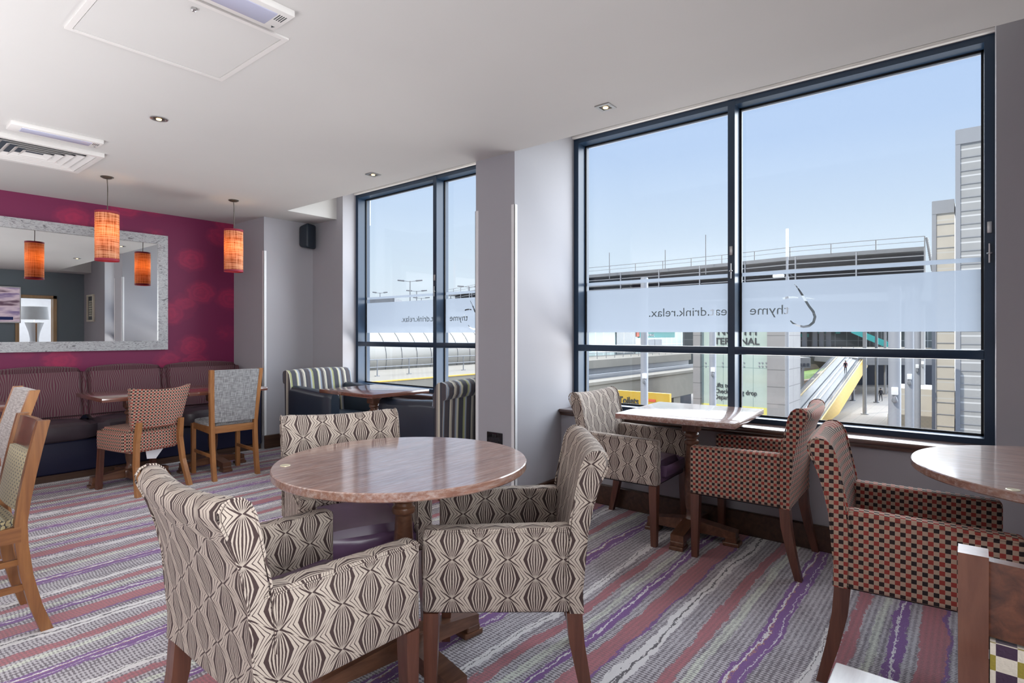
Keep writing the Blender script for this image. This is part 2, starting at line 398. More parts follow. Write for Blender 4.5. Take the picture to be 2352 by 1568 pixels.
MT['towerglass'] = panelled('sea_green_glass', (0.50, 0.60, 0.55), (0.28, 0.38, 0.36), 2.05, 3.3, 0.02, 0.12, off=(0.5, 1.1))
MT['clad'] = panelled('ribbed_grey_cladding', (0.40, 0.405, 0.41), (0.66, 0.67, 0.68), 40.0, 1.1, 0.06, 0.4, off=(7, 0))
MT['cladb'] = panelled('ribbed_beige_cladding', (0.60, 0.56, 0.49), (0.62, 0.61, 0.58), 40.0, 1.5, 0.06, 0.4, off=(7, 0))
MT['stone'] = panelled('grey_stone_pier', (0.34, 0.33, 0.33), (0.20, 0.20, 0.20), 1.9, 1.15, 0.03, 0.7)
MT['tube'] = plain('pale_curved_cladding', (0.25, 0.24, 0.22), 0.35, 0.05, 0.5, metal=0.2)
MT['seam'] = plain('cladding_seam', (0.22, 0.22, 0.23), 0.6)
MT['hangar'] = panelled('dull_green_grey_hangar', (0.075, 0.09, 0.095), (0.16, 0.17, 0.18), 6.0, 3.0, 0.08, 0.8)
MT['teal'] = plain('teal_sign', (0.03, 0.36, 0.35), 0.5)
MT['orange'] = plain('orange_sign', (0.72, 0.13, 0.06), 0.5)
MT['yellow'] = plain('yellow_sign', (0.62, 0.40, 0.05), 0.5, 0.03)
MT['paleyellow'] = plain('yellow_glass_band', (0.84, 0.78, 0.22), 0.5, 0.03)
MT['text'] = plain('dark_grey_lettering', (0.05, 0.055, 0.06), 0.6)
MT['whitetext'] = plain('white_lettering', (0.8, 0.8, 0.8), 0.6)
MT['grass'] = plain('clipped_grass', (0.16, 0.25, 0.06), 0.95, 0.3, 2)
MT['brick'] = panelled('brown_brick', (0.30, 0.21, 0.15), (0.22, 0.16, 0.12), 0.6, 0.2, 0.02, 0.9)
MT['red'] = plain('red_clothing', (0.45, 0.12, 0.10), 0.9)
MT['darkcloth'] = plain('dark_clothing', (0.03, 0.032, 0.04), 0.9)
MT['skin'] = plain('skin', (0.50, 0.32, 0.24), 0.6)
MT['paper'] = plain('paper', (0.75, 0.75, 0.78), 0.8)
MT['render'] = plain('white_room_paint', (0.80, 0.82, 0.86), 0.8)
def mirror_mat():
    t = NT('silvered_mirror'); return t.pbr((0.90, 0.92, 0.92), 0.0, metal=1.0)
MT['mirror'] = mirror_mat()
def screen_mat():
    t = NT('television_picture'); f = t.noise(2.5, 4, sc=(0.5, 1, 2.4))
    c = t.ramp(f, ((0.38, (0.10, 0.05, 0.08)), (0.48, (0.55, 0.42, 0.48)), (0.58, (0.16, 0.11, 0.24)), (0.68, (0.60, 0.36, 0.22))))
    return t.pbr((0.02, 0.02, 0.02), 0.2, emit=c, es=0.9)
MT['screen'] = screen_mat()

# ------------------------------------------------------------------ mesh building
class MB:
    def __init__(s): s.bm = bmesh.new()
    def _xf(s, verts, mat):
        if mat is not None: bmesh.ops.transform(s.bm, matrix=mat, verts=verts)
    def box(s, a, b, bev=0.0, seg=2, mat=None, shape=None):
        t = bmesh.new()
        bmesh.ops.create_cube(t, size=1.0)
        c = [(a[i] + b[i]) / 2 for i in range(3)]; d = [abs(b[i] - a[i]) for i in range(3)]
        for v in t.verts: v.co = Vector((c[0] + v.co.x * d[0], c[1] + v.co.y * d[1], c[2] + v.co.z * d[2]))
        if shape:
            for v in t.verts: v.co = Vector(shape(v.co.copy()))
        if bev > 0:
            bmesh.ops.bevel(t, geom=list(t.edges), offset=min(bev, 0.49 * min(d)), segments=seg, profile=0.5, affect='EDGES', clamp_overlap=True)
        s.add(t, mat)
    def add(s, t, mat=None):
        if mat is not None: bmesh.ops.transform(t, matrix=mat, verts=t.verts)
        me = bpy.data.meshes.new('tmp'); t.to_mesh(me); t.free(); s.bm.from_mesh(me); bpy.data.meshes.remove(me)
    def cushion(s, a, b, puff=0.02, bev=0.03, n=8, mat=None):
        "a box with a softly domed top and bulging sides"
        t = bmesh.new(); bmesh.ops.create_cube(t, size=2.0)
        bmesh.ops.subdivide_edges(t, edges=list(t.edges), cuts=n, use_grid_fill=True)
        h = [(b[i] - a[i]) / 2 for i in range(3)]; c = [(a[i] + b[i]) / 2 for i in range(3)]
        for v in t.verts:
            p = v.co.copy(); q = []
            for i in range(3):
                j, k = (i + 1) % 3, (i + 2) % 3
                w = (1 - p[j] ** 2) * (1 - p[k] ** 2)
                inner = h[i] - bev * (1 - (1 - min(1, max(0, (max(abs(p[j]), abs(p[k])) - 0.72) / 0.28)) ** 2) ** 0.5) if abs(p[i]) > 0.999 else h[i]
                q.append(c[i] + p[i] * inner + (math.copysign(puff * w, p[i]) if abs(p[i]) > 0.999 else 0))
            v.co = Vector(q)
        s.add(t, mat)
    def tube(s, pts, r, n=10, cap=True):
        pts = [Vector(p) for p in pts]; rs = r if isinstance(r, (list, tuple)) else [r] * len(pts)
        rings = []
        for i, p in enumerate(pts):
            d = (pts[min(i + 1, len(pts) - 1)] - pts[max(i - 1, 0)]).normalized()
            u = d.cross(Vector((0, 0, 1)));
            if u.length < 1e-3: u = Vector((1, 0, 0))
            u.normalize(); w = d.cross(u).normalized()
            rings.append([p + (u * math.cos(2 * PI * k / n) + w * math.sin(2 * PI * k / n)) * rs[i] for k in range(n)])
        s.loft(rings, cap)
    def loft(s, rings, cap=True, closed=True):
        vr = [[s.bm.verts.new(p) for p in r] for r in rings]; n = len(rings[0])
        for i in range(len(vr) - 1):
            for k in range(n if closed else n - 1):
                k2 = (k + 1) % n
                try: s.bm.faces.new((vr[i][k], vr[i][k2], vr[i + 1][k2], vr[i + 1][k]))
                except ValueError: pass
        if cap and closed:
            for r in (list(reversed(vr[0])), vr[-1]):
                try: s.bm.faces.new(r)
                except ValueError: pass
    def lathe(s, prof, c=(0, 0, 0), n=28, cap=True):
        rings = []
        for r, z in prof: rings.append([Vector((c[0] + r * math.cos(2 * PI * k / n), c[1] + r * math.sin(2 * PI * k / n), c[2] + z)) for k in range(n)])
        s.loft(rings, cap)
    def prism(s, pts, axis, a, b, mat=None):
        "extrude a polygon along an axis"
        t = bmesh.new()
        def P(p, w):
            return {0: (w, p[0], p[1]), 1: (p[0], w, p[1]), 2: (p[0], p[1], w)}[axis]
        A = [t.verts.new(P(p, a)) for p in pts]; B = [t.verts.new(P(p, b)) for p in pts]
        t.faces.new(A); t.faces.new(list(reversed(B)))
        n = len(pts)
        for i in range(n): t.faces.new((A[i], B[i], B[(i + 1) % n], A[(i + 1) % n]))
        s.add(t, mat)
    def build(s, name, mat, parent=None, label=None, smooth=True, angle=35, uvmode=None, loc=None):
        bmesh.ops.recalc_face_normals(s.bm, faces=s.bm.faces)
        uv = s.bm.loops.layers.uv.verify()
        for f in s.bm.faces:
            n = f.normal; ax = max(range(3), key=lambda i: abs(n[i]))
            for l in f.loops:
                p = l.vert.co
                if uvmode: l[uv].uv = uvmode(p, f)
                elif ax == 0: l[uv].uv = (p.y, p.z)
                elif ax == 1: l[uv].uv = (p.x, p.z)
                else: l[uv].uv = (p.x, p.y)
        me = bpy.data.meshes.new(name); s.bm.to_mesh(me); s.bm.free()
        me.materials.append(mat)
        if smooth:
            me.polygons.foreach_set('use_smooth', [True] * len(me.polygons)); me.set_sharp_from_angle(angle=R(angle))
        o = bpy.data.objects.new(name, me); COL.objects.link(o)
        if parent is not None: o.parent = parent
        if label: o['label'] = label
        if loc: o.location = loc
        return o

def tag(o, label, cat, group=None, kind=None):
    o['label'] = label; o['category'] = cat
    if group: o['group'] = group
    if kind: o['kind'] = kind
    return o
def thing(name, loc, rz, label, cat, group=None):
    o = bpy.data.objects.new(name, None); COL.objects.link(o); o.empty_display_size = 0.1
    o.location = loc; o.rotation_euler = (0, 0, rz); return tag(o, label, cat, group)
KIDS = {}
def copy_thing(o, loc, rz, label, group=None):
    r = o.copy(); COL.objects.link(r); r.location = loc; r.rotation_euler = (0, 0, rz); r['label'] = label
    if group: r['group'] = group
    for ch in [x for x in COL.objects if x.parent == o]:
        c = ch.copy(); COL.objects.link(c); c.parent = r
        for g in [x for x in COL.objects if x.parent == ch]:
            d = g.copy(); COL.objects.link(d); d.parent = c
    return r
def struct(name, mb, mat, parent=None, **kw):
    o = mb.build(name, mat, parent, **kw)
    if parent is None: o['kind'] = 'structure'
    return o
def sbox(name, a, b, mat, bev=0.0, parent=None, **kw):
    m = MB(); m.box(a, b, bev); return struct(name, m, mat, parent, smooth=False, **kw)

# ------------------------------------------------------------------ the room
CH = 2.53; XC = 3.10; XW = 3.861; XS = 3.67; YM = 6.70; YB = -1.45; XL = -6.0
sbox('floor', (XL, YB - 3, -0.12), (3.9, YM, 0.0), MT['carpet'])
m = MB()
m.box((XL - .1, YB - 3, CH), (XC, YM + .2, 2.88))
m.box((XC, 5.52, CH), (4.15, YM + .2, 2.88))
m.box((XC, YB - 3, CH), (4.15, -0.95, 2.88))
m.box((XC - .05, -0.97, 2.86), (4.15, 5.54, 3.0))
struct('ceiling', m, MT['ceiling'], smooth=False)
sbox('wall_back', (XL, YM, 0), (XC, YM + .15, CH), MT['damask'])
m = MB()
m.box((XC, 6.0, 0), (4.02, YM + .15, CH)); m.box((3.69, 5.405, 0), (4.02, 6.0, 2.86))
struct('wall_far_corner', m, MT['wall'], smooth=False)
m = MB()
m.box((XC, 2.494, 0), (4.02, 2.862, 2.87))
struct('wall_column', m, MT['wall'], smooth=False)
m = MB()
m.box((XS, YB, 0), (4.02, -0.088, 2.87))
m.box((XS + .01, -0.088, 0), (3.99, 2.494, 0.645)); m.box((XS + .01, 2.862, 0), (3.99, 5.405, 0.645))
m.box((3.86, -0.088, 2.81), (4.12, 2.494, 2.88)); m.box((3.86, 2.862, 2.81), (4.12, 5.405, 2.88))
struct('wall_window_side', m, MT['wall'], smooth=False)
m = MB()
m.box((XL, YB - .15, 0), (2.60, YB, CH)); m.box((3.14, YB - .15, 0), (4.12, YB, CH)); m.box((2.60, YB - .15, 1.98), (3.14, YB, CH))
struct('wall_front', m, MT['bluewall'], smooth=False)
sbox('wall_left', (XL - .15, YB - 3, 0), (XL, YM + .15, CH), MT['wall'])
# the white lobby seen through the doorway
m = MB()
m.box((1.6, YB - 3.1, 0), (4.3, YB - 3.0, CH)); m.box((1.5, YB - 3, 0), (1.6, YB - .15, CH)); m.box((4.2, YB - 3, 0), (4.3, YB - .15, CH))
struct('wall_lobby', m, MT['render'], smooth=False)
lamp('lobby_ceiling_light', 'AREA', (3.0, YB - 1.5, 2.5), 45, (1, 1, 1), (0, 0, 0), shape='SQUARE', size=1.2)

d = bpy.data.objects.new('door_1', None); COL.objects.link(d); d['kind'] = 'structure'; d.location = (2.87, YB, 0)
m = MB()
m.box((-.33, -.17, 0), (-.27, .02, 2.04)); m.box((.27, -.17, 0), (.33, .02, 2.04)); m.box((-.33, -.17, 1.98), (.33, .02, 2.04))
m.build('door_frame', MT['doorwood'], d, smooth=False)

# skirtings
m = MB()
def skirt(name, boxes):
    m = MB()
    for a, b in boxes: m.box(a, b, 0.006, 1)
    return struct(name, m, MT['skirt'], smooth=False)
skirt('baseboard_window_side', [((XS - .018, YB, 0), (XS + .012, 2.494, .145)), ((XS - .018, 2.862, 0), (XS + .012, 5.405, .145))])
skirt('baseboard_column', [((XC - .02, 2.474, 0), (XS, 2.496, .145)), ((XC - .02, 2.474, 0), (XC + .002, 2.882, .145)), ((XC - .02, 2.860, 0), (XS, 2.882, .145))])
skirt('baseboard_far_corner', [((XC - .001, 5.98, 0), (3.69, 6.002, .145)), ((3.67, 5.405, 0), (3.692, 5.99, .145))])
skirt('baseboard_back', [((XL, YM - .02, 0), (XC, YM, .145))])
skirt('baseboard_front', [((XL, YB - .001, 0), (2.54, YB + .02, .145)), ((3.20, YB - .001, 0), (XS, YB + .02, .145))])
# white corner guards and round bead over the window heads
n_ = 1
for x, y, q in ((XC, 2.494, 1), (XC, 2.862, -1), (XC, 6.0, 1)):
    m = MB()
    m.box((x - .004, y - .004 * q, 0.145), (x + .026, y, 2.16)); m.box((x - .004, y - .004 * q, 0.145), (x, y + .026 * q, 2.16))
    struct('trim_%d' % n_, m, MT['white'], smooth=False); n_ += 1
for y0, y1 in ((-.088, 2.494), (2.862, 5.405)):
    m = MB(); m.tube([(3.845, y0, 2.822), (3.845, y1, 2.822)], .013, 10); struct('trim_%d' % n_, m, MT['offwhite']); n_ += 1

# ------------------------------------------------------------------ frosted film with the lettering cut out
def letter_loops(txt, x0, x1, base, size, shear=0.0):
    "outlines of a word, scaled to run from x0 to x1 on a baseline"
    cu = bpy.data.curves.new('w', 'FONT'); cu.body = txt; cu.size = size; cu.fill_mode = 'BOTH'; cu.resolution_u = 5
    o = bpy.data.objects.new('w', cu); COL.objects.link(o)
    bpy.context.view_layer.update()
    me = bpy.data.meshes.new_from_object(o.evaluated_get(bpy.context.evaluated_depsgraph_get()))
    bm = bmesh.new(); bm.from_mesh(me); bmesh.ops.remove_doubles(bm, verts=bm.verts, dist=1e-5)
    xs = [v.co.x for v in bm.verts]; a, b = min(xs), max(xs); k = (x1 - x0) / (b - a)
    loops = []; left = set(e for e in bm.edges if len(e.link_faces) == 1)
    while left:
        e = left.pop(); start = e.verts[0]; cur = e.verts[1]; lp = [start.co.copy()]
        while cur is not start:
            lp.append(cur.co.copy()); nx = [q for q in cur.link_edges if q in left]
            if not nx: break
            left.discard(nx[0]); cur = nx[0].other_vert(cur)
        if len(lp) > 2: loops.append([(x0 + (p.x - a) * k + p.y * shear, base + p.y) for p in lp])
    bm.free(); bpy.data.meshes.remove(me); bpy.data.objects.remove(o); bpy.data.curves.remove(cu)
    return loops
def brush(pts, ws):
    L, Rr = [], []
    for i, p in enumerate(pts):
        a = pts[max(i - 1, 0)]; b = pts[min(i + 1, len(pts) - 1)]
        dx, dy = b[0] - a[0], b[1] - a[1]; n = math.hypot(dx, dy); nx, ny = -dy / n, dx / n
        L.append((p[0] + nx * ws[i], p[1] + ny * ws[i])); Rr.append((p[0] - nx * ws[i], p[1] - ny * ws[i]))
    return L + Rr[::-1]
def big_t(y0):
    # y0 = offset along the wall; swash letter as seen from outside
    stem = [(.89, 1.570), (.868, 1.540), (.852, 1.512), (.838, 1.486), (.822, 1.455), (.805, 1.425), (.782, 1.392), (.772, 1.358), (.780, 1.325), (.805, 1.302), (.838, 1.296), (.872, 1.305), (.900, 1.320), (.915, 1.337)]
    w = [.002, .004, .006, .007, .007, .007, .008, .008, .008, .008, .007, .006, .005, .003]
    b1 = [(.960, 1.480), (.935, 1.487), (.90, 1.487), (.868, 1.483)]; b2 = [(.824, 1.480), (.80, 1.476), (.775, 1.470)]
    return [[(y + y0, z) for y, z in brush(stem, w)], [(y + y0, z) for y, z in brush(b1, [.006, .007, .006, .004])], [(y + y0, z) for y, z in brush(b2, [.004, .003, .001])]]
def film(parent, px, y0, y1, loops, name='frosted_film'):
    cu = bpy.data.curves.new('f', 'CURVE'); cu.dimensions = '2D'; cu.fill_mode = 'BOTH'
    def sp(pts):
        q = cu.splines.new('POLY'); q.points.add(len(pts) - 1); q.use_cyclic_u = True
        for i, p in enumerate(pts): q.points[i].co = (p[0], p[1], 0, 1)
    sp([(y0, 1.264), (y1, 1.264), (y1, 1.600), (y0, 1.600)])
    for l in loops: sp(l)
    o = bpy.data.objects.new('f', cu); COL.objects.link(o); bpy.context.view_layer.update()
    me = bpy.data.meshes.new_from_object(o.evaluated_get(bpy.context.evaluated_depsgraph_get()))
    bpy.data.objects.remove(o); bpy.data.curves.remove(cu)
    bm = bmesh.new(); bm.from_mesh(me); bpy.data.meshes.remove(me)
    for v in bm.verts: v.co = Vector((px, v.co.x, v.co.y))
    for a, b in ((1.640, 1.665),):
        vs = [bm.verts.new(p) for p in ((px, y0, a), (px, y1, a), (px, y1, b), (px, y0, b))]; bm.faces.new(vs)
    me = bpy.data.meshes.new(name); bm.to_mesh(me); bm.free(); me.materials.append(MT['film'])
    f = bpy.data.objects.new(name, me); COL.objects.link(f); f.parent = parent
    return f

def window(name, y0, y1, ym0, ym1, off):
    w = bpy.data.objects.new(name, None); COL.objects.link(w); w['kind'] = 'structure'; w.location = (XW, y0, 0)
    g0, g1 = .118, .30                     # glass distance behind the frame face
    H = y1 - y0
    m = MB(); z0, z1 = .655, 2.812
    dp = .16; fw = .043
    m.box((0, 0, z0), (dp, fw, z1)); m.box((0, H - fw, z0), (dp, H, z1))
    m.box((0.001, fw, z1 - .036), (dp, H - fw, z1)); m.box((0.001, fw, z0), (dp, H - fw, .702))
    m.build('window_frame', MT['frame'], w, smooth=False)
    m = MB(); a, b = ym0 - y0, ym1 - y0
    m.box((-.002, a, z0), (dp, b, z1)); m.build('mullion', MT['frame'], w, smooth=False)
    for k, (p, q) in enumerate(((fw, a), (b, H - fw))):
        m = MB(); m.box((-.006, p, 1.115), (.07, q, 1.166), .006, 2); m.build('transom', MT['frame'], w)
        m = MB()
        for zz0, zz1 in ((.702, 1.115), (1.166, z1 - .036)):
            pass
        t = .012
        m.box((.100, p, .702), (.112, p + t, z1 - .036)); m.box((.100, q - t, .702), (.112, q, z1 - .036))
        m.box((.100, p, z1 - .036 - t), (.112, q, z1 - .036)); m.box((.100, p, .702), (.112, q, .702 + t))
        m.build('gasket', MT['rubber'], w, smooth=False)
        m = MB(); m.box((.114, p, .702), (.120, q, z1 - .036)); m.build('glass_pane', MT['glass'], w, smooth=False)
    ry = y0
    f1 = letter_loops('eat.drink.relax.', 1.318 + off, 1.897 + off, 1.380, .088)
    f2 = letter_loops('thyme', .920 + off, 1.165 + off, 1.380, .088) + big_t(off)
    lim = (y0 + fw, y1 - fw)
    for k, (p, q, lp) in enumerate(((y0 + fw, ym0, f2), (ym1, y1 - fw, f1))):
        lp = [l for l in lp if min(c[0] for c in l) > p + .002 and max(c[0] for c in l) < q - .002]
        fo = film(w, .1135, p - ry, q - ry, [[(c[0] - ry, c[1]) for c in l] for l in lp])
    # latches on mullion and jamb
    for yy in (a + (b - a) / 2, fw / 2):
        m = MB(); m.tube([(-.010, yy, 1.72), (-.012, yy, 1.62)], .005, 8); m.lathe([(.011, -.004), (.013, 0), (.011, .004)], (-.010, yy, 1.67), 12)
        m.build('latch_handle', MT['steel'], w)
        m = MB(); m.box((-.010, yy - .010, 1.775), (0, yy + .010, 1.835), .003); m.build('lock_plate', MT['steel'], w)
    m = MB(); m.box((XS - .03 - XW, .0, .645), (.03, H, .672), .008, 3); m.box((XS - .012 - XW, .0, .622), (XS + .02 - XW, H, .647), .006)
    m.build('window_sill', MT['sill'], w)
    return w
window('window_1', -.088, 2.494, 1.228, 1.274, 0.0)
window('window_2', 2.862, 5.405, 4.088, 4.137, 2.855)

# ------------------------------------------------------------------ ceiling fittings
h = thing('access_hatch', (.98, 2.62, CH), 0, 'large square white access hatch in the ceiling', 'hatch')
m = MB(); s_ = .32
for a, b in (((-s_, -s_), (s_, -s_ + .022)), ((-s_, s_ - .022), (s_, s_)), ((-s_, -s_ + .022), (-s_ + .022, s_ - .022)), ((s_ - .022, -s_ + .022), (s_, s_ - .022))): m.box((a[0], a[1], -.008), (b[0], b[1], .002))
m.build('hatch_frame', MT['offwhite'], h)
m = MB(); m.box((-s_ + .025, -s_ + .025, -.006), (s_ - .025, s_ - .025, .002)); hp = m.build('hatch_panel', MT['ceiling'], h, smooth=False)
m = MB(); m.lathe([(.011, 0), (.011, -.010), (.008, -.012), (.004, -.009)], (-.04, -.255, -.005), 16); m.build('hatch_lock', MT['steel'], hp)
def bulkhead(x0, x1, y0, y1, label):
    cx, cy = (x0 + x1) / 2, (y0 + y1) / 2
    o = thing('emergency_light', (cx, cy, CH), 0, label, 'light', 'ceiling emergency lights')
    hx, hy = (x1 - x0) / 2, (y1 - y0) / 2
    m = MB(); m.box((-hx, -hy, -.026), (hx, hy, .001), .004, 2); hs = m.build('housing', MT['offwhite'], o)
    m = MB(); m.box((-hx + .055, -hy + .028, -.030), (hx - .055, hy - .028, -.020), .006, 2); m.build('diffuser', plain('lilac_diffuser', (0.46, 0.47, 0.60), 0.25), o)
    m = MB()
    for k in range(4): m.box((hx - .048 + .009 * k, -hy + .03, -.0265), (hx - .044 + .009 * k, -hy + .08, -.026))
    m.prism([(hx - .03, hy - .035), (hx - .015, hy - .035), (hx - .0225, hy - .02)], 2, -.0266, -.026)
    m.build('printed_label', MT['text'], hs, smooth=False)
    return o
bulkhead(.745, 1.213, 4.455, 4.60, 'long emergency light with lilac diffuser beside the square air vent')
bulkhead(.73, 1.205, 2.085, 2.25, 'long emergency light beside the large ceiling access hatch')
v = thing('air_vent', (.985, 5.105, CH), 0, 'square white ceiling air vent with angled louvres', 'vent')
m = MB()
for k, (a, b, c) in enumerate(((.32, .285, -.012),)):
    for q in range(4):
        M4 = Matrix.Rotation(q * PI / 2, 4, 'Z'); m.prism([(-a, -a), (a, -a), (b, -b), (-b, -b)], 2, -.028, .002, M4)
m.build('vent_frame', MT['offwhite'], v, smooth=False)
m = MB(); m.box((-.29, -.29, -.003), (.29, .29, .001)); m.build('vent_shade_plate', MT['dark'], v, smooth=False)  # dark plate stands in for the shade behind the louvres
m = MB()
for k in range(5):
    a = .282 - k * .050; b = a - .030
    for q in range(4):
        t = bmesh.new(); M4 = Matrix.Rotation(q * PI / 2, 4, 'Z')
        P = [(-a, -a, -.026), (a, -a, -.026), (b, -b, -.004), (-b, -b, -.004)]
        A = [t.verts.new(p) for p in P]; B = [t.verts.new((p[0], p[1] + .003, p[2])) for p in P]
        t.faces.new(A); t.faces.new(B[::-1])
        for i in range(4): t.faces.new((A[i], B[i], B[(i + 1) % 4], A[(i + 1) % 4]))
        m.add(t, M4)
m.build('louvres', MT['offwhite'], v, smooth=False)
def downlight(x, y, sq, label):
    o = thing('downlight', (x, y, CH), 0, label, 'light', 'recessed downlights')
    m = MB(); r = .045
    if sq:
        for a, b in (((-r, -r), (r, -.028)), ((-r, .028), (r, r)), ((-r, -.028), (-.028, .028)), ((.028, -.028), (r, .028))): m.box((a[0], a[1], -.006), (b[0], b[1], .001))
    else: m.lathe([(.046, .001), (.046, -.005), (.038, -.007), (.030, -.003), (.030, .001)], (0, 0, 0), 24, cap=False)
    m.build('bezel', MT['steel'], o)
    m = MB(); m.lathe([(.028, -.001), (.028, -.004)], (0, 0, 0), 20); m.build('reflector', MT['bronze'], o)
    m = MB(); m.lathe([(.015, -.004), (.013, -.009), (.006, -.010)], (0, 0, 0), 16); m.build('lamp', MT['dl'], o)
    lamp('downlight_beam', 'SPOT', (x, y, CH - .02), 3 if sq else 9, (1.0, 0.80, 0.58), (0, 0, 0), spot_size=R(70 if sq else 95), spot_blend=0.7, shadow_soft_size=.02)
    return o
downlight(1.296, 3.754, False, 'round chrome downlight in the middle of the ceiling')
downlight(2.815, 1.607, True, 'square downlight in the ceiling in front of the large window')
downlight(2.83, 3.731, True, 'square downlight in the ceiling by the narrow window')

def pendant(x, y, label):
    o = thing('pendant_lamp', (x, y, CH), 0, label, 'lamp', 'woven cylinder pendant lamps')
    m = MB(); m.lathe([(.045, .001), (.045, -.006), (.03, -.014), (.006, -.018)], (0, 0, 0), 24); m.build('ceiling_rose', MT['bronze'], o)
    m = MB(); m.tube([(0, 0, -.012), (0.004, 0, -.12), (0, 0, -.34)], .004, 8); m.build('cord', MT['bronze'], o)
    r = .083; zt, zb = -.292, -.677
    m = MB(); n = 40
    for k in range(2): pass
    rings = []
    for z in (zt, zb): rings.append([Vector((r * math.cos(2 * PI * k / n), r * math.sin(2 * PI * k / n), z)) for k in range(n)])
    m.loft(rings, cap=False)
    def um(p, f):
        return (math.atan2(p.y, p.x) / (2 * PI) * 0.52, p.z)
    sh_ = m.build('lamp_shade', MT['shade'], o, uvmode=um)
    for z in (zt, zb):
        m = MB()
        m.lathe([(r + .0015, z + .009), (r + .0015, z - .009), (r - .0015, z - .009), (r - .0015, z + .009), (r + .0015, z + .009)], (0, 0, 0), 40, cap=False)
        m.build('shade_trim', MT['redtrim'], sh_)
    m = MB()
    for q in range(3):
        a = q * 2 * PI / 3; m.tube([(0, 0, -.345), (r * math.cos(a), r * math.sin(a), zt - .004)], .0015, 6)
    m.build('shade_carrier', MT['bronze'], sh_)
    m = MB(); m.lathe([(.003, -.34), (.012, -.345), (.013, -.39), (.012, -.40)], (0, 0, 0), 16); bh = m.build('bulb_holder', MT['bronze'], o)
    m = MB(); m.lathe([(.012, -.40), (.026, -.425), (.030, -.445), (.024, -.468), (.006, -.478)], (0, 0, 0), 18); m.build('bulb', MT['bulb'], bh)
    lamp('pendant_glow', 'POINT', (x, y, CH - .452), 1.5, (1.0, 0.60, 0.26), shadow_soft_size=.032)
    return o
pendant(1.511, 5.475, 'woven orange pendant lamp hanging in front of the mirror')
pendant(2.537, 5.49, 'woven orange pendant lamp hanging by the corner right of the mirror')

sp = thing('wall_speaker', (3.55, 5.90, 2.36), R(-160), 'dark navy loudspeaker on a bracket in the ceiling corner', 'speaker')
def spk(p):
    k = 1 - .28 * abs(p.z) / .15
    return (p.x * (k if p.y < 0 else 1), p.y * (k if p.y > 0 else 1) , p.z)
m = MB(); m.box((-.085, -.075, -.145), (.085, .075, .145), .03, 4, shape=lambda p: (p.x * (1 if p.y > 0 else .55), p.y * 1.0, p.z * (1 if p.y > 0 else .80))); m.build('cabinet', plain('speaker_plastic', (0.012, 0.020, 0.032), 0.45), sp)
m = MB(); m.box((-.12, -.14, -.06), (-.02, -.07, .06), .01); m.tube([(-.05, -.11, .02), (-.02, -.05, .0)], .014, 8); m.build('bracket', MT['black'], sp)

so = thing('power_socket', (XC, 2.675, .50), 0, 'black nickel double power socket low on the column', 'socket')
m = MB(); m.box((-.008, -.073, -.043), (.001, .073, .043), .004, 2); fp = m.build('face_plate', MT['gloss'], so)
for yy in (-.045, .045):
    m = MB()
    m.box((-.0092, yy - .004, -.012), (-.007, yy + .004, .004))
    for q in (-.012, .012): m.box((-.0092, yy + q - .005, -.030), (-.007, yy + q + .005, -.022))
    m.build('socket_holes', MT['rubber'], fp, smooth=False)
for yy in (-.010, .010):
    m = MB(); m.box((-.012, yy - .008, .004), (-.007, yy + .008, .030), .002); m.build('switch', MT['black'], fp)

# ------------------------------------------------------------------ mirror
mi = thing('wall_mirror', (0.60, YM, 1.690), 0, 'wide mirror in a distressed silver frame on the wine red wall', 'mirror')
W2, H2, F = 1.788, .604, .093
m = MB()
for q in range(4):
    if q % 2 == 0:
        P = [(-W2, -H2), (W2, -H2), (W2 - F, -H2 + F), (-W2 + F, -H2 + F)]
        if q == 2: P = [(x, -z) for x, z in P]
    else:
        P = [(W2, -H2), (W2, H2), (W2 - F, H2 - F), (W2 - F, -H2 + F)]
        if q == 3: P = [(-x, z) for x, z in P]
    m.prism(P, 1, -.035, -.002)
m.build('mirror_frame', MT['mframe'], mi, smooth=False)
m = MB(); m.box((-W2 + F - .01, -.022, -H2 + F - .01), (W2 - F + .01, -.012, H2 - F + .01)); m.build('mirror_glass', MT['mirror'], mi, smooth=False)

# ------------------------------------------------------------------ what the mirror shows of the room behind
tv = thing('television', (2.02, YB + .003, 1.83), 0, 'wall television in a white surround seen at the mirror edge', 'television')
m = MB(); m.box((-.60, .0, -.36), (.60, .05, .36), .006); m.build('surround', MT['white'], tv)
m = MB(); m.box((-.58, .05, -.335), (.58, .053, .335)); m.build('screen', MT['screen'], tv, smooth=False)
m = MB(); m.box((.22, .053, -.30), (.48, .055, -.24)); m.build('caption_bar', emis('caption_navy', (0.02, 0.025, 0.08), 1.0), tv, smooth=False)
pf = thing('picture_frame', (XS, -.93, 1.79), 0, 'cream framed relief picture on the narrow wall in the mirror', 'picture')
m = MB()
for a, b in (((-.21, -.28), (.21, -.245)), ((-.21, .245), (.21, .28)), ((-.21, -.245), (-.175, .245)), ((.175, -.245), (.21, .245))): m.box((-.04, a[0], a[1]), (0, b[0], b[1]), .004)
m.build('frame', plain('cream_frame', (0.72, 0.68, 0.55), 0.5), pf)
m = MB(); m.box((-.012, -.18, -.25), (-.004, .18, .25)); m.build('mount', plain('slate_mount', (0.12, 0.14, 0.15), 0.8), pf, smooth=False)
m = MB()
for i in range(3):
    for j in range(7): m.box((-.028, -.085 + .06 * i, -.17 + .048 * j), (-.012, -.045 + .06 * i, -.135 + .048 * j), .004)
m.build('relief_tiles', plain('ivory_tiles', (0.62, 0.62, 0.50), 0.6), pf)
tl = thing('table_lamp', (3.02, YB - .95, .62), 0, 'white hourglass lamp with drum shade seen through the doorway in the mirror', 'lamp')
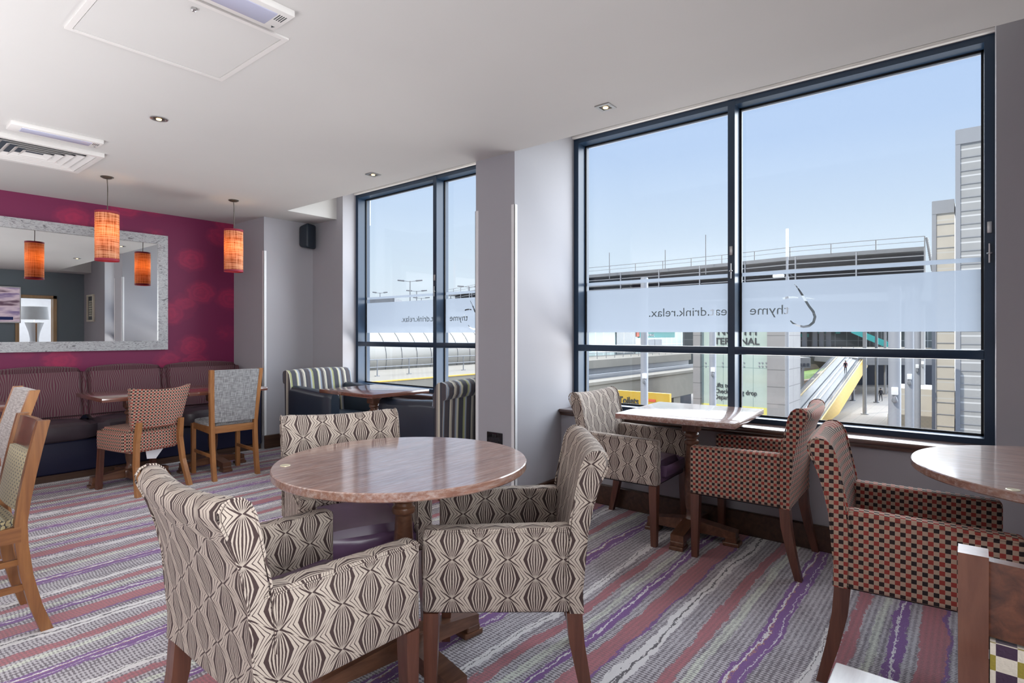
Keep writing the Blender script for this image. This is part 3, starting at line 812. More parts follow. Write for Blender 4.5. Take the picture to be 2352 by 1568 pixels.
m = MB(); m.lathe([(.15, 0), (.135, .12), (.085, .42), (.075, .52), (.10, .68), (.165, .88), (.160, .885)], (0, 0, 0), 32); m.build('lamp_base', MT['white'], tl)
m = MB(); m.lathe([(.25, .94), (.23, 1.22), (.228, 1.22), (.248, .94)], (0, 0, 0), 36, cap=False); m.tube([(0, 0, .88), (0, 0, 1.05)], .008, 8); m.build('lamp_shade', plain('white_shade', (0.85, 0.85, 0.86), 0.8), tl)
m = MB(); m.box((-.012, .0, .05), (.012, .012, .86), .003, mat=Matrix.Translation((-.0, .16, 0))); m.build('wood_inlay', MT['oakleg'], tl)
st = thing('lamp_stand', (3.02, YB - .95, 0), 0, 'low white cabinet carrying the hourglass lamp in the lobby', 'cabinet')
m = MB(); m.box((-.25, -.20, 0), (.25, .20, .62), .01); m.build('cabinet_body', MT['white'], st)

# ------------------------------------------------------------------ armchairs
def armchair(fabric, seatmat, label, loc, rz, group, checks=False):
    o = thing('armchair', loc, rz, label, 'armchair', group)
    zb = .356; hw = .267
    # back: a profile carried across the width, saddle shaped top, ends wrapped forward
    prof = [(-.190, zb), (-.195, .48), (-.206, .58), (-.222, .66), (-.243, .76), (-.258, .83), (-.272, .860), (-.292, .875), (-.316, .878), (-.334, .870), (-.345, .852), (-.344, .834), (-.334, .812), (-.315, .77), (-.293, .70), (-.274, .62), (-.258, .52), (-.243, .43), (-.240, zb)]
    rings = []
    for i in range(15):
        x = -hw + 2 * hw * i / 14; q = x / hw
        sag = -.016 * (1 - q * q); wrap = .022 * q * q
        end = .006 if i in (0, 14) else 0.0
        ring = []
        cy = sum(p[0] for p in prof) / len(prof)
        for y, z in prof:
            t = max(0, (z - .62) / .26)
            yy = y + wrap * min(1, max(0, (z - zb) / .3))
            if end: yy = yy + (cy - y) * .12; zz = z - end * (1 if z > .5 else 0)
            else: zz = z
            ring.append(Vector((x, yy, zz + sag * t)))
        rings.append(ring)
    # one more, slightly fuller section just inside each end keeps the seam crisp
    m = MB(); m.loft(rings)
    def um(p, f):
        n = f.normal; s_len = p.z if abs(n.z) < .75 else p.z
        if abs(n.x) > .7: return (p.y, p.z)
        if p.z > .80: return (p.x, .84 + (-.286 - p.y) if p.y < -.286 else p.z)
        return (p.x, p.z)
    bk = m.build('backrest', fabric, o, uvmode=um, angle=50)
    for s in (-1, 1):
        m = MB()
        pts = [Vector((s * (hw + .001), p[0] + .022 * min(1, max(0, (p[1] - zb) / .3)) * 1.0, p[1] - .004)) for p in prof[1:-1]]
        m.tube(pts, .0035, 6)
        m.build('piping', fabric, bk)
    for s in (-1, 1):
        m = MB()
        xa, xb = sorted((s * .197, s * (hw - .0012)))
        def shp(p):
            if p.z > .5: p.z = .632 if p.y < 0 else .622
            return p
        m.box((xa, -.203, zb + .0005), (xb, .274, .630), .014, 3, shape=shp)
        m.tube([(s * (hw + .001), .266, .612), (s * (hw + .001), -.215, .621)], .003, 6)
        m.build('arm', fabric, o)
    m = MB(); m.box((-.199, .21, zb), (.199, .262, .43), .01); m.box((-.199, -.20, zb), (.199, .22, .40)); m.build('seat_rail', seatmat if not checks else fabric, o)
    m = MB(); m.cushion((-.195, -.190, .385), (.195, .280, .470), .022, .035, 8); m.build('seat', seatmat, o)
    m = MB(); m.box((-.24, -.22, zb - .008), (.24, .25, zb + .002)); m.build('dust_cover', MT['black'], o, smooth=False)
    for sx in (-1, 1):
        m = MB()
        def ring(cx, cy, z, h): return [Vector((cx + a * h, cy + b * h, z)) for a, b in ((-1, -1), (1, -1), (1, 1), (-1, 1))]
        m.loft([ring(sx * .240, .246, zb, .024), ring(sx * .240, .246, .30, .0235), ring(sx * .244, .250, 0, .016)])
        m.build('leg', MT['leg'], o, smooth=False)
        m = MB()
        m.loft([ring(sx * .240, -.214, zb, .025), ring(sx * .240, -.222, .26, .0245), ring(sx * .242, -.245, .14, .021), ring(sx * .246, -.280, 0, .0165)])
        m.build('leg', MT['leg'], o, smooth=False)
    return o
gA = 'onion patterned tub armchairs'
c1 = armchair(MT['onion'], MT['plum'], 'onion patterned armchair in the left foreground turned away from us', (.897, 1.575, 0), R(-90.8), gA)
copy_thing(c1, (1.605, 1.324, 0), R(39.6), 'onion patterned armchair side on at the right of the round table')
copy_thing(c1, (1.496, 2.107, 0), R(157.0), 'onion patterned armchair behind the round table facing us')
copy_thing(c1, (3.360, 1.715, 0), R(182), 'onion patterned armchair beside the sill at the square window table')
gB = 'red check tub armchairs'
c5 = armchair(MT['check'], MT['plum'], 'red and black check armchair at the square window table', (3.384, .974, 0), R(2.2), gB, True)
copy_thing(c5, (2.570, .168, 0), R(185), 'large red and black check armchair in the right foreground')

# ------------------------------------------------------------------ pedestal tables
def pedestal(o, zt, span, rz=0.0, thick=.028, n=4, r0=.030):
    m = MB()
    m.lathe([(.040, .10), (.044, .115), (.034, .135), (.030, .16), (.038, .20), (.043, .26), (.040, .40), (.034, .52), (.031, .565), (.043, .575), (.045, .585), (.043, .595), (.034, .602), (.033, .612), (.044, .622), (.046, .632), (.043, .642), (.036, .65), (.036, zt - .06)], (0, 0, 0), 28)
    m.box((-.048, -.048, zt - .125), (.048, .048, zt - .03), .012, 2)
    m.build('column', MT['base'], o)
    m = MB(); m.box((-.17, -.025, zt - .055), (.17, .025, zt - .028), .004); m.box((-.025, -.17, zt - .055), (.025, .17, zt - .028), .004); m.build('top_bearer', MT['base'], o)
    m = MB(); m.box((-.055, -.055, .045), (.055, .055, .11), .008); m.build('hub', MT['base'], o)
    for k in range(4):
        M4 = Matrix.Rotation(rz + k * PI / 2, 4, 'Z')
        m = MB()
        m.prism([(.03, .045), (span, .045), (span, .086), (.03, .118)], 1, -.038, .038, M4)
        m.box((span - .075, -.042, 0), (span + .020, .042, .024), .006, 2, M4); m.box((span - .060, -.040, .022), (span + .006, .040, .048), .004, 1, M4)
        m.build('foot', MT['base'], o, smooth=False)
def disc_mark(o, x, y, z):
    m = MB(); m.lathe([(.018, 0), (.018, .0015), (.016, .0022), (.0155, .0017), (0.001, .0017)], (x, y, z), 28); m.build('number_disc', MT['brass'], o)
def round_table(loc, r, label, rz, mark, base_rz):
    o = thing('round_table', loc, rz, label, 'table', 'round pedestal tables'); zt = .765
    zt = .775
    m = MB(); m.lathe([(r - .004, zt - .030), (r, zt - .026), (r, zt - .003), (r - .003, zt)], (0, 0, 0), 96); tp = m.build('tabletop', MT['top'], o)
    pedestal(o, zt, .34, base_rz)
    disc_mark(tp, mark[0], mark[1], zt)
    return o
def loc2(cx, cy, rz, x, y):
    dx, dy = x - cx, y - cy; return (dx * math.cos(-rz) - dy * math.sin(-rz), dx * math.sin(-rz) + dy * math.cos(-rz))
round_table((1.417, 1.682, 0), .468, 'round wooden table between the onion patterned armchairs', 0, loc2(1.417, 1.682, 0, 1.076, 1.930), R(-8))
round_table((2.735, -.325, 0), .515, 'round wooden table cut by the right edge of the photo', R(90), loc2(2.735, -.325, R(90), 2.308, -.095), R(10))
def square_table(loc, hx, hy, label, rz, mat, zt=.775, group='rectangular pedestal tables', span=.28, dx=0, ax=False):
    o = thing('pedestal_table', loc, rz, label, 'table', group)
    m = MB(); m.box((-hx, -hy, zt - .032), (hx, hy, zt), .003, 2); m.build('tabletop', mat, o)
    pedestal(o, zt, span)
    return o
MT['topy'] = MT['top']
square_table((3.422, 1.350, 0), .362, .345, 'square wooden table standing against the big window sill', R(4), MT['top'], span=.27)
square_table((3.06, 4.02, 0), .30, .37, 'small wooden table between the two striped armchairs', R(0), MT['topb'], span=.24, zt=.775)
square_table((1.705, 5.565, 0), .298, .34, 'wooden table between the sofa and the red check side chair', 0, MT['topb'], zt=.75)
square_table((2.365, 5.535, 0), .350, .345, 'wooden table between the sofa end and the grey linen chair', R(1), MT['topb'], zt=.75)
square_table((.565, 5.49, 0), .325, .34, 'wooden table at the left edge in front of the sofa', 0, MT['topb'], zt=.75)
square_table((.130, 3.22, 0), .325, .33, 'wooden table corner at the left edge by the gold spotted chair', 0, MT['topb'])

# pale table corner at the bottom edge
square_table((.632, -.150, 0), .305, .305, 'pale scratched table corner at the bottom right edge of the photo', 0, wood('bleached_top', (0.62, 0.60, 0.62), (0.40, 0.37, 0.38), 'x', 0.2, 0.5), span=.15)

# ------------------------------------------------------------------ wooden dining chairs
def sweep_post(m, pts, hw, hd):
    rings = []
    for x, y, z in pts:
        rings.append([Vector((x + a * hw, y + b * hd, z)) for a, b in ((-1, -1), (1, -1), (1, 1), (-1, 1))])
    m.loft(rings)
def side_chair(name_label, loc, rz, top, postm, railm, backm, seatm, rail_top=None, rake=.11, hwid=.20, slatrail=False, stretch=True, seat_z=.47, flare=0.0, kick=.055):
    o = thing('dining_chair', loc, rz, name_label, 'chair', None)
    yb = -.19; yf = .21
    def yback(z):
        if z < seat_z: return yb - kick * ((seat_z - z) / seat_z) ** 2
        return yb - rake * ((z - seat_z) / (top - seat_z)) ** 1.25
    for s in (-1, 1):
        m = MB(); sweep_post(m, [(s * (hwid + flare * max(0, (z - .45)) ), yback(z), z) for z in (0, .12, .25, .38, .47, .56, .66, .76, .84, top - .012, top)], .0165, .021); m.build('leg', postm, o, smooth=False, label='tall rear leg and back post in one')
        m = MB(); sweep_post(m, [(s * (hwid + .012), yf, 0), (s * (hwid + .012), yf, seat_z - .02)], .017, .017); m.build('leg', postm, o, smooth=False)
    m = MB(); zr = seat_z - .075
    m.box((-hwid, yf - .012, zr), (hwid, yf + .012, seat_z - .012), .003); m.build('seat_rail', railm, o)
    m = MB(); m.box((-hwid, yb - .012, zr), (hwid, yb + .014, seat_z - .012), .003); m.build('seat_rail', railm, o)
    for s in (-1, 1):
        m = MB(); m.prism([(yb, zr), (yf, zr + .012), (yf, seat_z - .012), (yb, seat_z - .012)], 0, s * (hwid + .006) - .011, s * (hwid + .006) + .011); m.build('seat_rail', railm, o)
        if stretch:
            m = MB(); m.box((s * (hwid + .004) - .008, yb - .01, .19), (s * (hwid + .004) + .008, yf, .218), .003); m.build('stretcher', railm, o)
            if slatrail: m = MB(); m.box((s * (hwid + .004) - .008, yb - .01, .30), (s * (hwid + .004) + .008, yf, .325), .003); m.build('stretcher', railm, o)
    m = MB(); m.cushion((-hwid - .008, yb + .015, seat_z - .020), (hwid + .008, yf + .015, seat_z + .022), .016, .02, 7); m.build('seat', seatm, o)
    # back panel follows the rake
    def panel(z0, z1, hw, th, mat, nm, puff=.006, curve=.0):
        m = MB(); rings = []
        for i in range(11):
            x = -hw + 2 * hw * i / 10; q = x / hw; ring = []
            N = 10
            fr = [(z0 + (z1 - z0) * k / N) for k in range(N + 1)]
            pf_ = (1 - q * q) * puff
            for z in fr: ring.append(Vector((x * (1 + flare * max(0, z - .45) / hwid), yback(z) + th / 2 + pf_ - curve * (1 - q * q), z)))
            for z in reversed(fr): ring.append(Vector((x * (1 + flare * max(0, z - .45) / hwid), yback(z) - th / 2 - pf_ * .5 - curve * (1 - q * q), z)))
            rings.append(ring)
        m.loft(rings); return m.build(nm, mat, o, angle=60)
    if rail_top:
        panel(top - rail_top, top - .008, hwid - .012, .020, MT['darkrail'], 'top_rail', .0, .012)
        panel(seat_z + .055, top - rail_top - .004, hwid - .018, .040, backm, 'backrest', .008)
    else:
        panel(seat_z + .02, top - .004, hwid - .014, .040, backm, 'backrest', .008)
    return o
side_chair('oak dining chair with grey linen back at the sofa end', (2.345, 5.235, 0), R(-3), .945, MT['oakleg'], MT['oakrail'], MT['linen'], MT['linen'], rake=.055, hwid=.182, flare=.05)
side_chair('oak dining chair with fawn linen back at left, second from the edge', (.425, 4.02, 0), R(90), .955, MT['oakleg'], MT['oakrail'], MT['linen2'], MT['linen2'], rake=.12, hwid=.19)
side_chair('amber wood dining chair with black and gold spotted back at the left edge', (.350, 3.24, 0), R(90), .885, MT['midleg'], MT['midrail'], MT['spot'], MT['spot'], rail_top=.13, rake=.075, hwid=.185, slatrail=True, kick=.085)
side_chair('walnut dining chair with cream, gold and plum back at the bottom right corner', (1.255, -.200, 0), R(-90), .950, MT['brownleg'], MT['darkrail'], MT['quilt'], MT['quilt'], rail_top=.115, rake=.05, hwid=.2)

# check-covered side chair with a curved back
o = thing('side_chair', (1.705, 5.315, 0), R(12), 'red check side chair with curved back tucked under a sofa table', 'chair')
m = MB(); rings = []
for i in range(15):
    q = -1 + 2 * i / 14; ang = q * .75
    hw = .235
    ring = []
    for k in range(9):
        z = .515 + .315 * k / 8; t = k / 8
        w = hw * (.80 + .20 * t); sag = -.022 * (1 - q * q) * t
        ring.append(Vector((w * math.sin(ang) / math.sin(.75), -.225 - .06 * t + .20 * (1 - math.cos(ang)), z + sag)))
    for k in reversed(range(9)):
        z = .515 + .315 * k / 8; t = k / 8
        w = hw * (.80 + .20 * t) + .006; sag = -.022 * (1 - q * q) * t
        ring.append(Vector((w * math.sin(ang) / math.sin(.75), -.270 - .06 * t + .20 * (1 - math.cos(ang)), z + sag + (.006 if k == 8 else 0))))
    rings.append(ring)
m.loft(rings); m.build('backrest', MT['check2'], o, angle=60)
m = MB(); m.cushion((-.235, -.215, .315), (.235, .235, .50), .012, .04, 8); m.build('seat', MT['check2'], o)
for s in (-1, 1):
    m = MB(); sweep_post(m, [(s * .205, .19, .33), (s * .215, .205, 0)], .019, .019); m.build('leg', MT['leg'], o, smooth=False)
    m = MB(); sweep_post(m, [(s * .165, -.262, .56), (s * .172, -.238, .40), (s * .185, -.255, .22), (s * .205, -.315, 0)], .017, .019); m.build('leg', MT['oakleg'], o, smooth=False)
m = MB(); m.prism([(-.06, .315), (.09, .325), (.02, .24), (-.05, .25)], 1, -.165, -.162); m.build('paper_label', MT['paper'], o, smooth=False)

# ------------------------------------------------------------------ banquette sofa
o = thing('banquette_sofa', (0, 0, 0), 0, 'long navy vinyl banquette with wavy striped back cushions along the red wall', 'sofa')
x0, x1 = -1.75, 3.085
m = MB(); m.box((x0, 6.06, .05), (x1, 6.66, .33), .02, 3); m.build('seat_base', MT['navy2'], o)
m = MB(); m.box((x0, 6.045, 0), (x1, 6.66, .055)); m.build('plinth', MT['skirt'], o, smooth=False)
m = MB(); m.box((x0, 6.50, .33), (x1, 6.675, .84), .03, 3); m.build('back_frame', MT['navy2'], o)
m = MB(); m.box((x1 - .035, 6.02, .05), (x1 + .005, 6.67, .76), .03, 3); m.build('end_panel', MT['navy2'], o)
bx = [-1.72, -1.06, -.40, .26, .925, 1.60, 2.27, 3.03]
for i in range(len(bx) - 1):
    m = MB(); m.cushion((bx[i] + .004, 6.00, .33), (bx[i + 1] - .004, 6.53, .475), .016, .03, 8); m.build('seat_cushion', MT['brownvinyl'], o)
    m = MB(); M4 = Matrix.Translation((0, 6.46, .46)) @ Matrix.Rotation(R(-9), 4, 'X')
    m.cushion((bx[i] - .006, -.085, 0), (bx[i + 1] + .006, .055, .47), .032, .032, 12, mat=M4)
    m.build('back_cushion', MT['wavy'], o)

# ------------------------------------------------------------------ striped leather armchairs
def lounge(label, loc, rz):
    o = thing('lounge_chair', loc, rz, label, 'armchair', 'striped leather armchairs')
    hw = .355
    prof = [(-.24, .10), (-.24, .45), (-.27, .70), (-.29, .80), (-.305, .855), (-.335, .885), (-.375, .892), (-.415, .88), (-.438, .85), (-.435, .80), (-.415, .765), (-.392, .755), (-.385, .60), (-.378, .30), (-.375, .10)]
    rings = []
    for i in range(13):
        x = -hw + 2 * hw * i / 12; q = x / hw; r = []
        for y, z in prof: r.append(Vector((x, y, z + (.012 * (1 - q * q) if z > .7 else 0))))
        rings.append(r)
    m = MB(); m.loft(rings)
    m.build('backrest', MT['stripe'], o, uvmode=lambda p, f: (p.x if abs(f.normal.x) < .7 else p.y * .8, p.z), angle=50)
    for s in (-1, 1):
        m = MB(); xs = sorted((s * .235, s * (hw + .005))); rings = []
        for y in (-.30, -.2, -.05, .1, .25, .36, .39):
            zt = .742 - .03 * math.sin(max(0, (y + .2)) * 2.2) + .01 * (y > .3)
            k = 0 if y < .38 else .02
            cx = (xs[0] + xs[1]) / 2; w = (xs[1] - xs[0]) / 2 - k
            ring = [(cx - w, .09), (cx - w, zt - .05 - k), (cx - w * .8, zt - .015 - k), (cx - w * .4, zt - k), (cx + w * .4, zt - k), (cx + w * .8, zt - .015 - k), (cx + w, zt - .05 - k), (cx + w, .09)]
            rings.append([Vector((a, y, b)) for a, b in ring])
        m.loft(rings); m.build('arm', MT['navy'], o, angle=50)
    m = MB(); m.box((-.24, -.25, .10), (.24, .36, .34), .02); m.build('seat_base', MT['navy'], o)
    m = MB(); m.cushion((-.232, -.245, .33), (.232, .385, .47), .022, .035, 8); m.build('seat', MT['navy'], o)
    for sx in (-1, 1):
        for y in (-.33, .33):
            m = MB(); sweep_post(m, [(sx * .31, y, 0), (sx * .31, y, .11)], .022, .022); m.build('leg', MT['leg'], o, smooth=False)
    return o
L1 = lounge('navy leather armchair with striped back facing us in the far alcove', (3.295, 4.895, 0), R(180))
copy_thing(L1, (3.295, 3.435, 0), 0.0, 'navy leather armchair with striped back turned away beside the column')


# ================================================================== outside the windows
GZ = -7.7
def B(name, a, b, mat, parent=None, bev=0.0, rot=None, label=None):
    m = MB(); m.box(a, b, bev, mat=rot); return m.build(name, mat, parent, label, smooth=False)
def wording(parent, txt, p, size, mat, sx=1.0, rot=(PI / 2, 0, -PI / 2), name='lettering', depth=.02, bold=0.0):
    "raised words facing our building"
    cu = bpy.data.curves.new('w', 'FONT'); cu.body = txt; cu.size = size; cu.extrude = depth; cu.offset = bold; cu.space_line = .92
    o = bpy.data.objects.new('w', cu); COL.objects.link(o); bpy.context.view_layer.update()
    me = bpy.data.meshes.new_from_object(o.evaluated_get(bpy.context.evaluated_depsgraph_get())); bpy.data.objects.remove(o); bpy.data.curves.remove(cu)
    me.materials.clear(); me.materials.append(mat)
    r = bpy.data.objects.new(name, me); COL.objects.link(r); r.parent = parent; r.location = p; r.rotation_euler = rot; r.scale = (sx, 1, 1)
    return r

g = sbox('ground_plaza', (4.6, -60, GZ - .3), (170, 120, GZ), MT['paving']); g['kind'] = 'structure'

# two clad towers at the right of the window
def tower(u0, u1, vtop, X, depth, mat, label, Yr=None):
    p0 = at(u0, 767, 1.0); p1 = at(u1, 767, 1.0)
    y0 = p0.y / p0.x * X; y1 = p1.y / p1.x * X if Yr is None else Yr
    d0 = X / p0.x; zt = EYE - (vtop - 767) / FPX * d0
    o = thing('clad_tower', (X, (y0 + y1) / 2, GZ), 0, label, 'tower', None)
    w = abs(y0 - y1) / 2; H = zt - GZ
    B('tower_body', (0, -w, 0), (depth, w, H), mat, o)
    B('corner_trim', (-.12, w - .28, 0), (.1, w + .05, H + .1), MT['palesteel'], o)
    B('parapet', (-.15, -w, H - 1.1), (depth, w, H + .12), MT['palesteel'], o)
    n = int(H / 1.1)
    m = MB()
    for k in range(n): m.box((-.07, -w, k * 1.1 + .4), (0, w - .28, k * 1.1 + .46))
    q = m.build('cladding_ribs', MT['palesteel'], o, smooth=False)
    return o
tower(2196, 2330, 303, 60, 8, MT['clad'], 'tall ribbed grey tower at the right edge of the window')
tower(2142, 2192, 466, 66, 5, MT['cladb'], 'lower ribbed tower just left of the tall grey tower', None)
t0 = thing('service_building', (68, 4.2, GZ), 0, 'low beige building base beside the ribbed towers', 'building')
B('wall', (0, -3, 0), (6, 2.2, 3.6), MT['cladb'], t0); B('plinth', (-.5, -3, 0), (0, 2.4, 1.0), MT['concrete'], t0)

# curved three storey parking deck with railings
pk = thing('parking_deck', (0, 0, 0), 0, 'three tier curved steel parking deck running across behind the frosted film', 'deck')
top = [at(2124, 568, 58), at(1985, 575, 61), at(1830, 582, 65), at(1680, 589, 71), at(1520, 601, 78), at(1350, 622, 86), at(1200, 640, 97), at(1030, 682, 128)]
zs = [p.z for p in top]; zt = 10.2
top = [Vector((p.x, p.y, zt)) for p in top]
def ribbon(pts, z0, z1, w, mat, name, shift=0.0):
    rings = []
    for i, p in enumerate(pts):
        d = pts[min(i + 1, len(pts) - 1)] - pts[max(i - 1, 0)]; n = Vector((-d.y, d.x, 0)).normalized()
        if n.dot(Vector((p.x, p.y, 0))) < 0: n = -n
        a = Vector((p.x, p.y, 0)) + n * shift; b = a + n * w
        rings.append([Vector((a.x, a.y, z0)), Vector((b.x, b.y, z0)), Vector((b.x, b.y, z1)), Vector((a.x, a.y, z1))])
    m = MB(); m.loft(rings); return m.build(name, mat, pk, smooth=False)
for k, z in enumerate((10.2, 8.75, 7.45)):
    ribbon(top, z - .42, z, 9, MT['greysteel'], 'deck_edge'); ribbon(top, z - 1.20, z - .42, 8, MT['dark'], 'deck_shade', 1.6)  # dark slabs stand in for the shade between the tiers
    ribbon(top, z - .95, z - .86, .12, MT['palesteel'], 'handrail', .1)
def lerp_path(pts, step):
    out = []; acc = 0
    for i in range(len(pts) - 1):
        a, b = pts[i], pts[i + 1]; L = (b - a).length; t = 0
        while acc <= L: out.append(a + (b - a) * (acc / L)); acc += step
        acc -= L
    return out
ribbon(top, 11.22, 11.28, .06, MT['greysteel'], 'handrail'); ribbon(top, 10.72, 10.76, .06, MT['greysteel'], 'handrail')
for p in lerp_path(top, 4.2):
    m = MB(); m.box((p.x - .05, p.y - .05, 10.1), (p.x + .05, p.y + .05, 11.25)); m.build('railing_post', MT['greysteel'], pk, smooth=False)
for p in lerp_path(top, 6.0):
    m = MB(); m.box((p.x - .07, p.y - .07, 6.2), (p.x + .07, p.y + .07, 10.1)); m.build('facade_post', MT['palesteel'], pk, smooth=False)
for u, v0, v1, d in ((1400, 580, 640, 82), (1528, 574, 618, 77), (1621, 539, 630, 72)):
    a = at(u, v0, d); b = at(u, v1, d); m = MB(); m.tube([b, a], .06, 6); m.build('mast', MT['greysteel'], pk)
# end stair of the deck
a = at(2128, 545, 57.5); b = at(2142, 622, 57.5)
m = MB()
for q in (0, 1.2):
    m.tube([a + Vector((q, 0, 0)), b + Vector((q, 0, 0))], .10, 6)
for k in range(16):
    p = a.lerp(b, (k + .5) / 16); m.box((p.x, p.y - .12, p.z - .03), (p.x + 1.2, p.y + .12, p.z + .03))
m.build('stair_flight', MT['greysteel'], pk, smooth=False)

# glazed lift tower with the terminal sign
X0 = 41.0
def yy(u, X=X0): r = at(u, 767, 1.0); return r.y / r.x * X
def zz(u, v, X=X0): r = at(u, v, 1.0); return EYE + (r.z - EYE) / r.x * X
lt = thing('lift_tower', (X0, 0, 0), 0, 'pale green glass lift tower lettered NORTH TERMINAL between stone piers', 'tower')
ZT = 1.95
gfr = B('glass_front', (0, yy(1765), GZ), (.3, yy(1612), ZT), MT['towerglass'], lt)
B('stone_pier', (-.35, yy(1612), GZ), (4, yy(1596), ZT), MT['stone'], lt)
B('stone_pier', (-.35, yy(1806), GZ), (4, yy(1765), ZT), MT['stone'], lt)
B('tower_back', (.35, yy(1765), GZ), (4, yy(1612), ZT - .2), MT['paleglass'], lt)
B('yellow_band', (-.05, yy(1765), GZ), (0, yy(1612), zz(1700, 932)), MT['paleyellow'], lt)
m = MB()
for u in (1621, 1660, 1709, 1744, 1751, 1760):
    for v in (833, 841): m.tube([(-.06, yy(u), zz(u, v)), (0, yy(u), zz(u, v))], .055, 8)
m.build('glass_fixings', MT['palesteel'], gfr)
wording(gfr, 'NORTH', (-.04, yy(1648), zz(1648, 769)), .84, MT['text'], sx=.92, bold=.01)
wording(gfr, 'TERMINAL', (-.04, yy(1641), zz(1641, 790)), .66, MT['text'], sx=1.0, bold=.01)
wording(gfr, 'Lifts to\nCheck-in/Bag drop\nDepartures', (-.04, yy(1641), zz(1641, 888)), .46, MT['text'], sx=.84)

# slim poles between us and the forecourt
def pole(u, w, vtop, d, label, cam_v=None, mat='palesteel', cat='pole', vb=None):
    p = at(u, vtop, d); r = w / 2 * d / FPX
    o = thing('support_pole' if cam_v else 'steel_pole', (p.x, p.y, GZ), 0, label, cat)
    m = MB(); zt = p.z - GZ
    m.lathe([(r, 0), (r, zt), (r * .9, zt + r * .3)], (0, 0, 0), 20); m.build('shaft', MT[mat], o)
    if cam_v:
        for v in cam_v:
            z = at(u, v, d).z - GZ; k = r * 1.0
            dr = Vector((-p.x, -p.y, 0)).normalized()
            m = MB(); c = dr * (r + k * .35)
            m.box((c.x - k * .5, c.y - k * .5, z), (c.x + k * .5, c.y + k * .5, z + k * 1.4), k * .1); m.build('junction_box', MT['white'], o)
            m = MB(); c = dr * (r + k * .5); m.lathe([(k * .12, 0), (k * .3, -k * .3), (k * .5, -k * .9), (k * .42, -k * 1.2), (k * .1, -k * 1.4)], (c.x, c.y, z - k * .1), 14); m.build('flood_lamp', MT['greysteel'], o)
    return o
pole(1480, 17, 400 + 240, 24, 'grey steel pole rising in front of the station deck, left pane', (868,))
pole(1637, 15, 700, 30, 'grey steel pole standing in front of the green glass tower', (853,))
pole(2055, 25, 660, 36, 'thickest grey column in the forecourt with a white box', (905,))
pole(2089, 18, 660, 44, 'second forecourt column, right of the thickest one', (870,))
pole(2107, 13, 660, 52, 'third forecourt column, slimmer, right of the second', (845,))
pole(2119, 10, 700, 60, 'furthest slim column beside the ribbed towers', (836,))
mp = at(1808, 525, 28)
o = thing('aerial_mast', (mp.x, mp.y, GZ), 0, 'thin mast with a white aerial tube and small cameras', 'mast')
H = mp.z - GZ; zr = at(1808, 590, 28).z - GZ; zc = at(1808, 636, 28).z - GZ
m = MB(); m.lathe([(.085, 0), (.085, zc), (.055, zc + .02), (.055, zr)], (0, 0, 0), 16); m.build('mast_tube', MT['palesteel'], o)
m = MB(); m.lathe([(.065, zr), (.07, zr + .05), (.07, H - .05), (.06, H)], (0, 0, 0), 16); m.build('aerial', MT['white'], o)
m = MB(); m.box((-.25, .10, zc - .02), (-.05, .62, zc + .14), .04); m.build('camera_housing', MT['white'], o)
m = MB(); m.tube([(0, -.25, zc + .02), (0, 0, zc + .22), (0, .25, zc + .02)], .02, 6); m.build('bracket', MT['dark'], o)

# undercroft posts, forecourt roof edge and the dark hall behind
def foot_post(u, vfoot, w, vtop, label):
    d = (EYE - GZ) * FPX / (vfoot - 767); p = at(u, vfoot, d); r = w / 2 * d / FPX
    o = thing('bollard_post', (p.x, p.y, GZ), 0, label, 'post', 'undercroft posts')
    h = at(u, vtop, d).z - GZ
    m = MB(); m.lathe([(r, 0), (r, h)], (0, 0, 0), 14); m.build('post_shaft', MT['greysteel'], o)
    m = MB(); m.lathe([(r * 2.0, 0), (r * 2.0, .10)], (0, 0, 0), 14); m.build('base_plate', MT['greysteel'], o)
foot_post(1986, 951, 8, 762, 'post in front of the yellow sided travelator, nearest of the undercroft row')
foot_post(2013, 924, 6, 762, 'post left of the walking person in the undercroft')
foot_post(1959, 920, 6, 860, 'short post under the middle of the yellow travelator')
foot_post(1925, 944, 7, 915, 'short post under the low end of the yellow travelator')
foot_post(2033, 905, 5, 762, 'furthest undercroft post, right of the walking person')
hl = thing('undercroft_hall', (0, 0, 0), 0, 'dark hall under the grey concrete beam beyond the forecourt', 'building')
a = at(1930, 838, 88); b = at(2150, 838, 88)
def slab(name, u0, u1, d, zlo, zhi, dep, mat, parent, d1=None):
    a = at(u0, 767, d); b = at(u1, 767, d if d1 is None else d1); n = Vector((b.y - a.y, -(b.x - a.x), 0)).normalized()
    if n.dot(Vector((a.x, a.y, 0))) < 0: n = -n
    rings = []
    for p in (a, b):
        q = p + n * dep; rings.append([Vector((p.x, p.y, zlo)), Vector((q.x, q.y, zlo)), Vector((q.x, q.y, zhi)), Vector((p.x, p.y, zhi))])
    m = MB(); m.loft(rings)
    L = (b - a).normalized()
    return m.build(name, mat, parent, smooth=False, uvmode=lambda p, f: ((Vector((p.x, p.y, 0)) - Vector((a.x, a.y, 0))).dot(L), p.z))
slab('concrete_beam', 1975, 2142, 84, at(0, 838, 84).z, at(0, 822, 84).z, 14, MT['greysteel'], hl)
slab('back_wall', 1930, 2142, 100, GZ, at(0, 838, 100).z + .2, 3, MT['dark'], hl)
slab('terrace_rail', 1975, 2142, 84, at(0, 822, 84).z, at(0, 818, 84).z, .1, MT['palesteel'], hl)

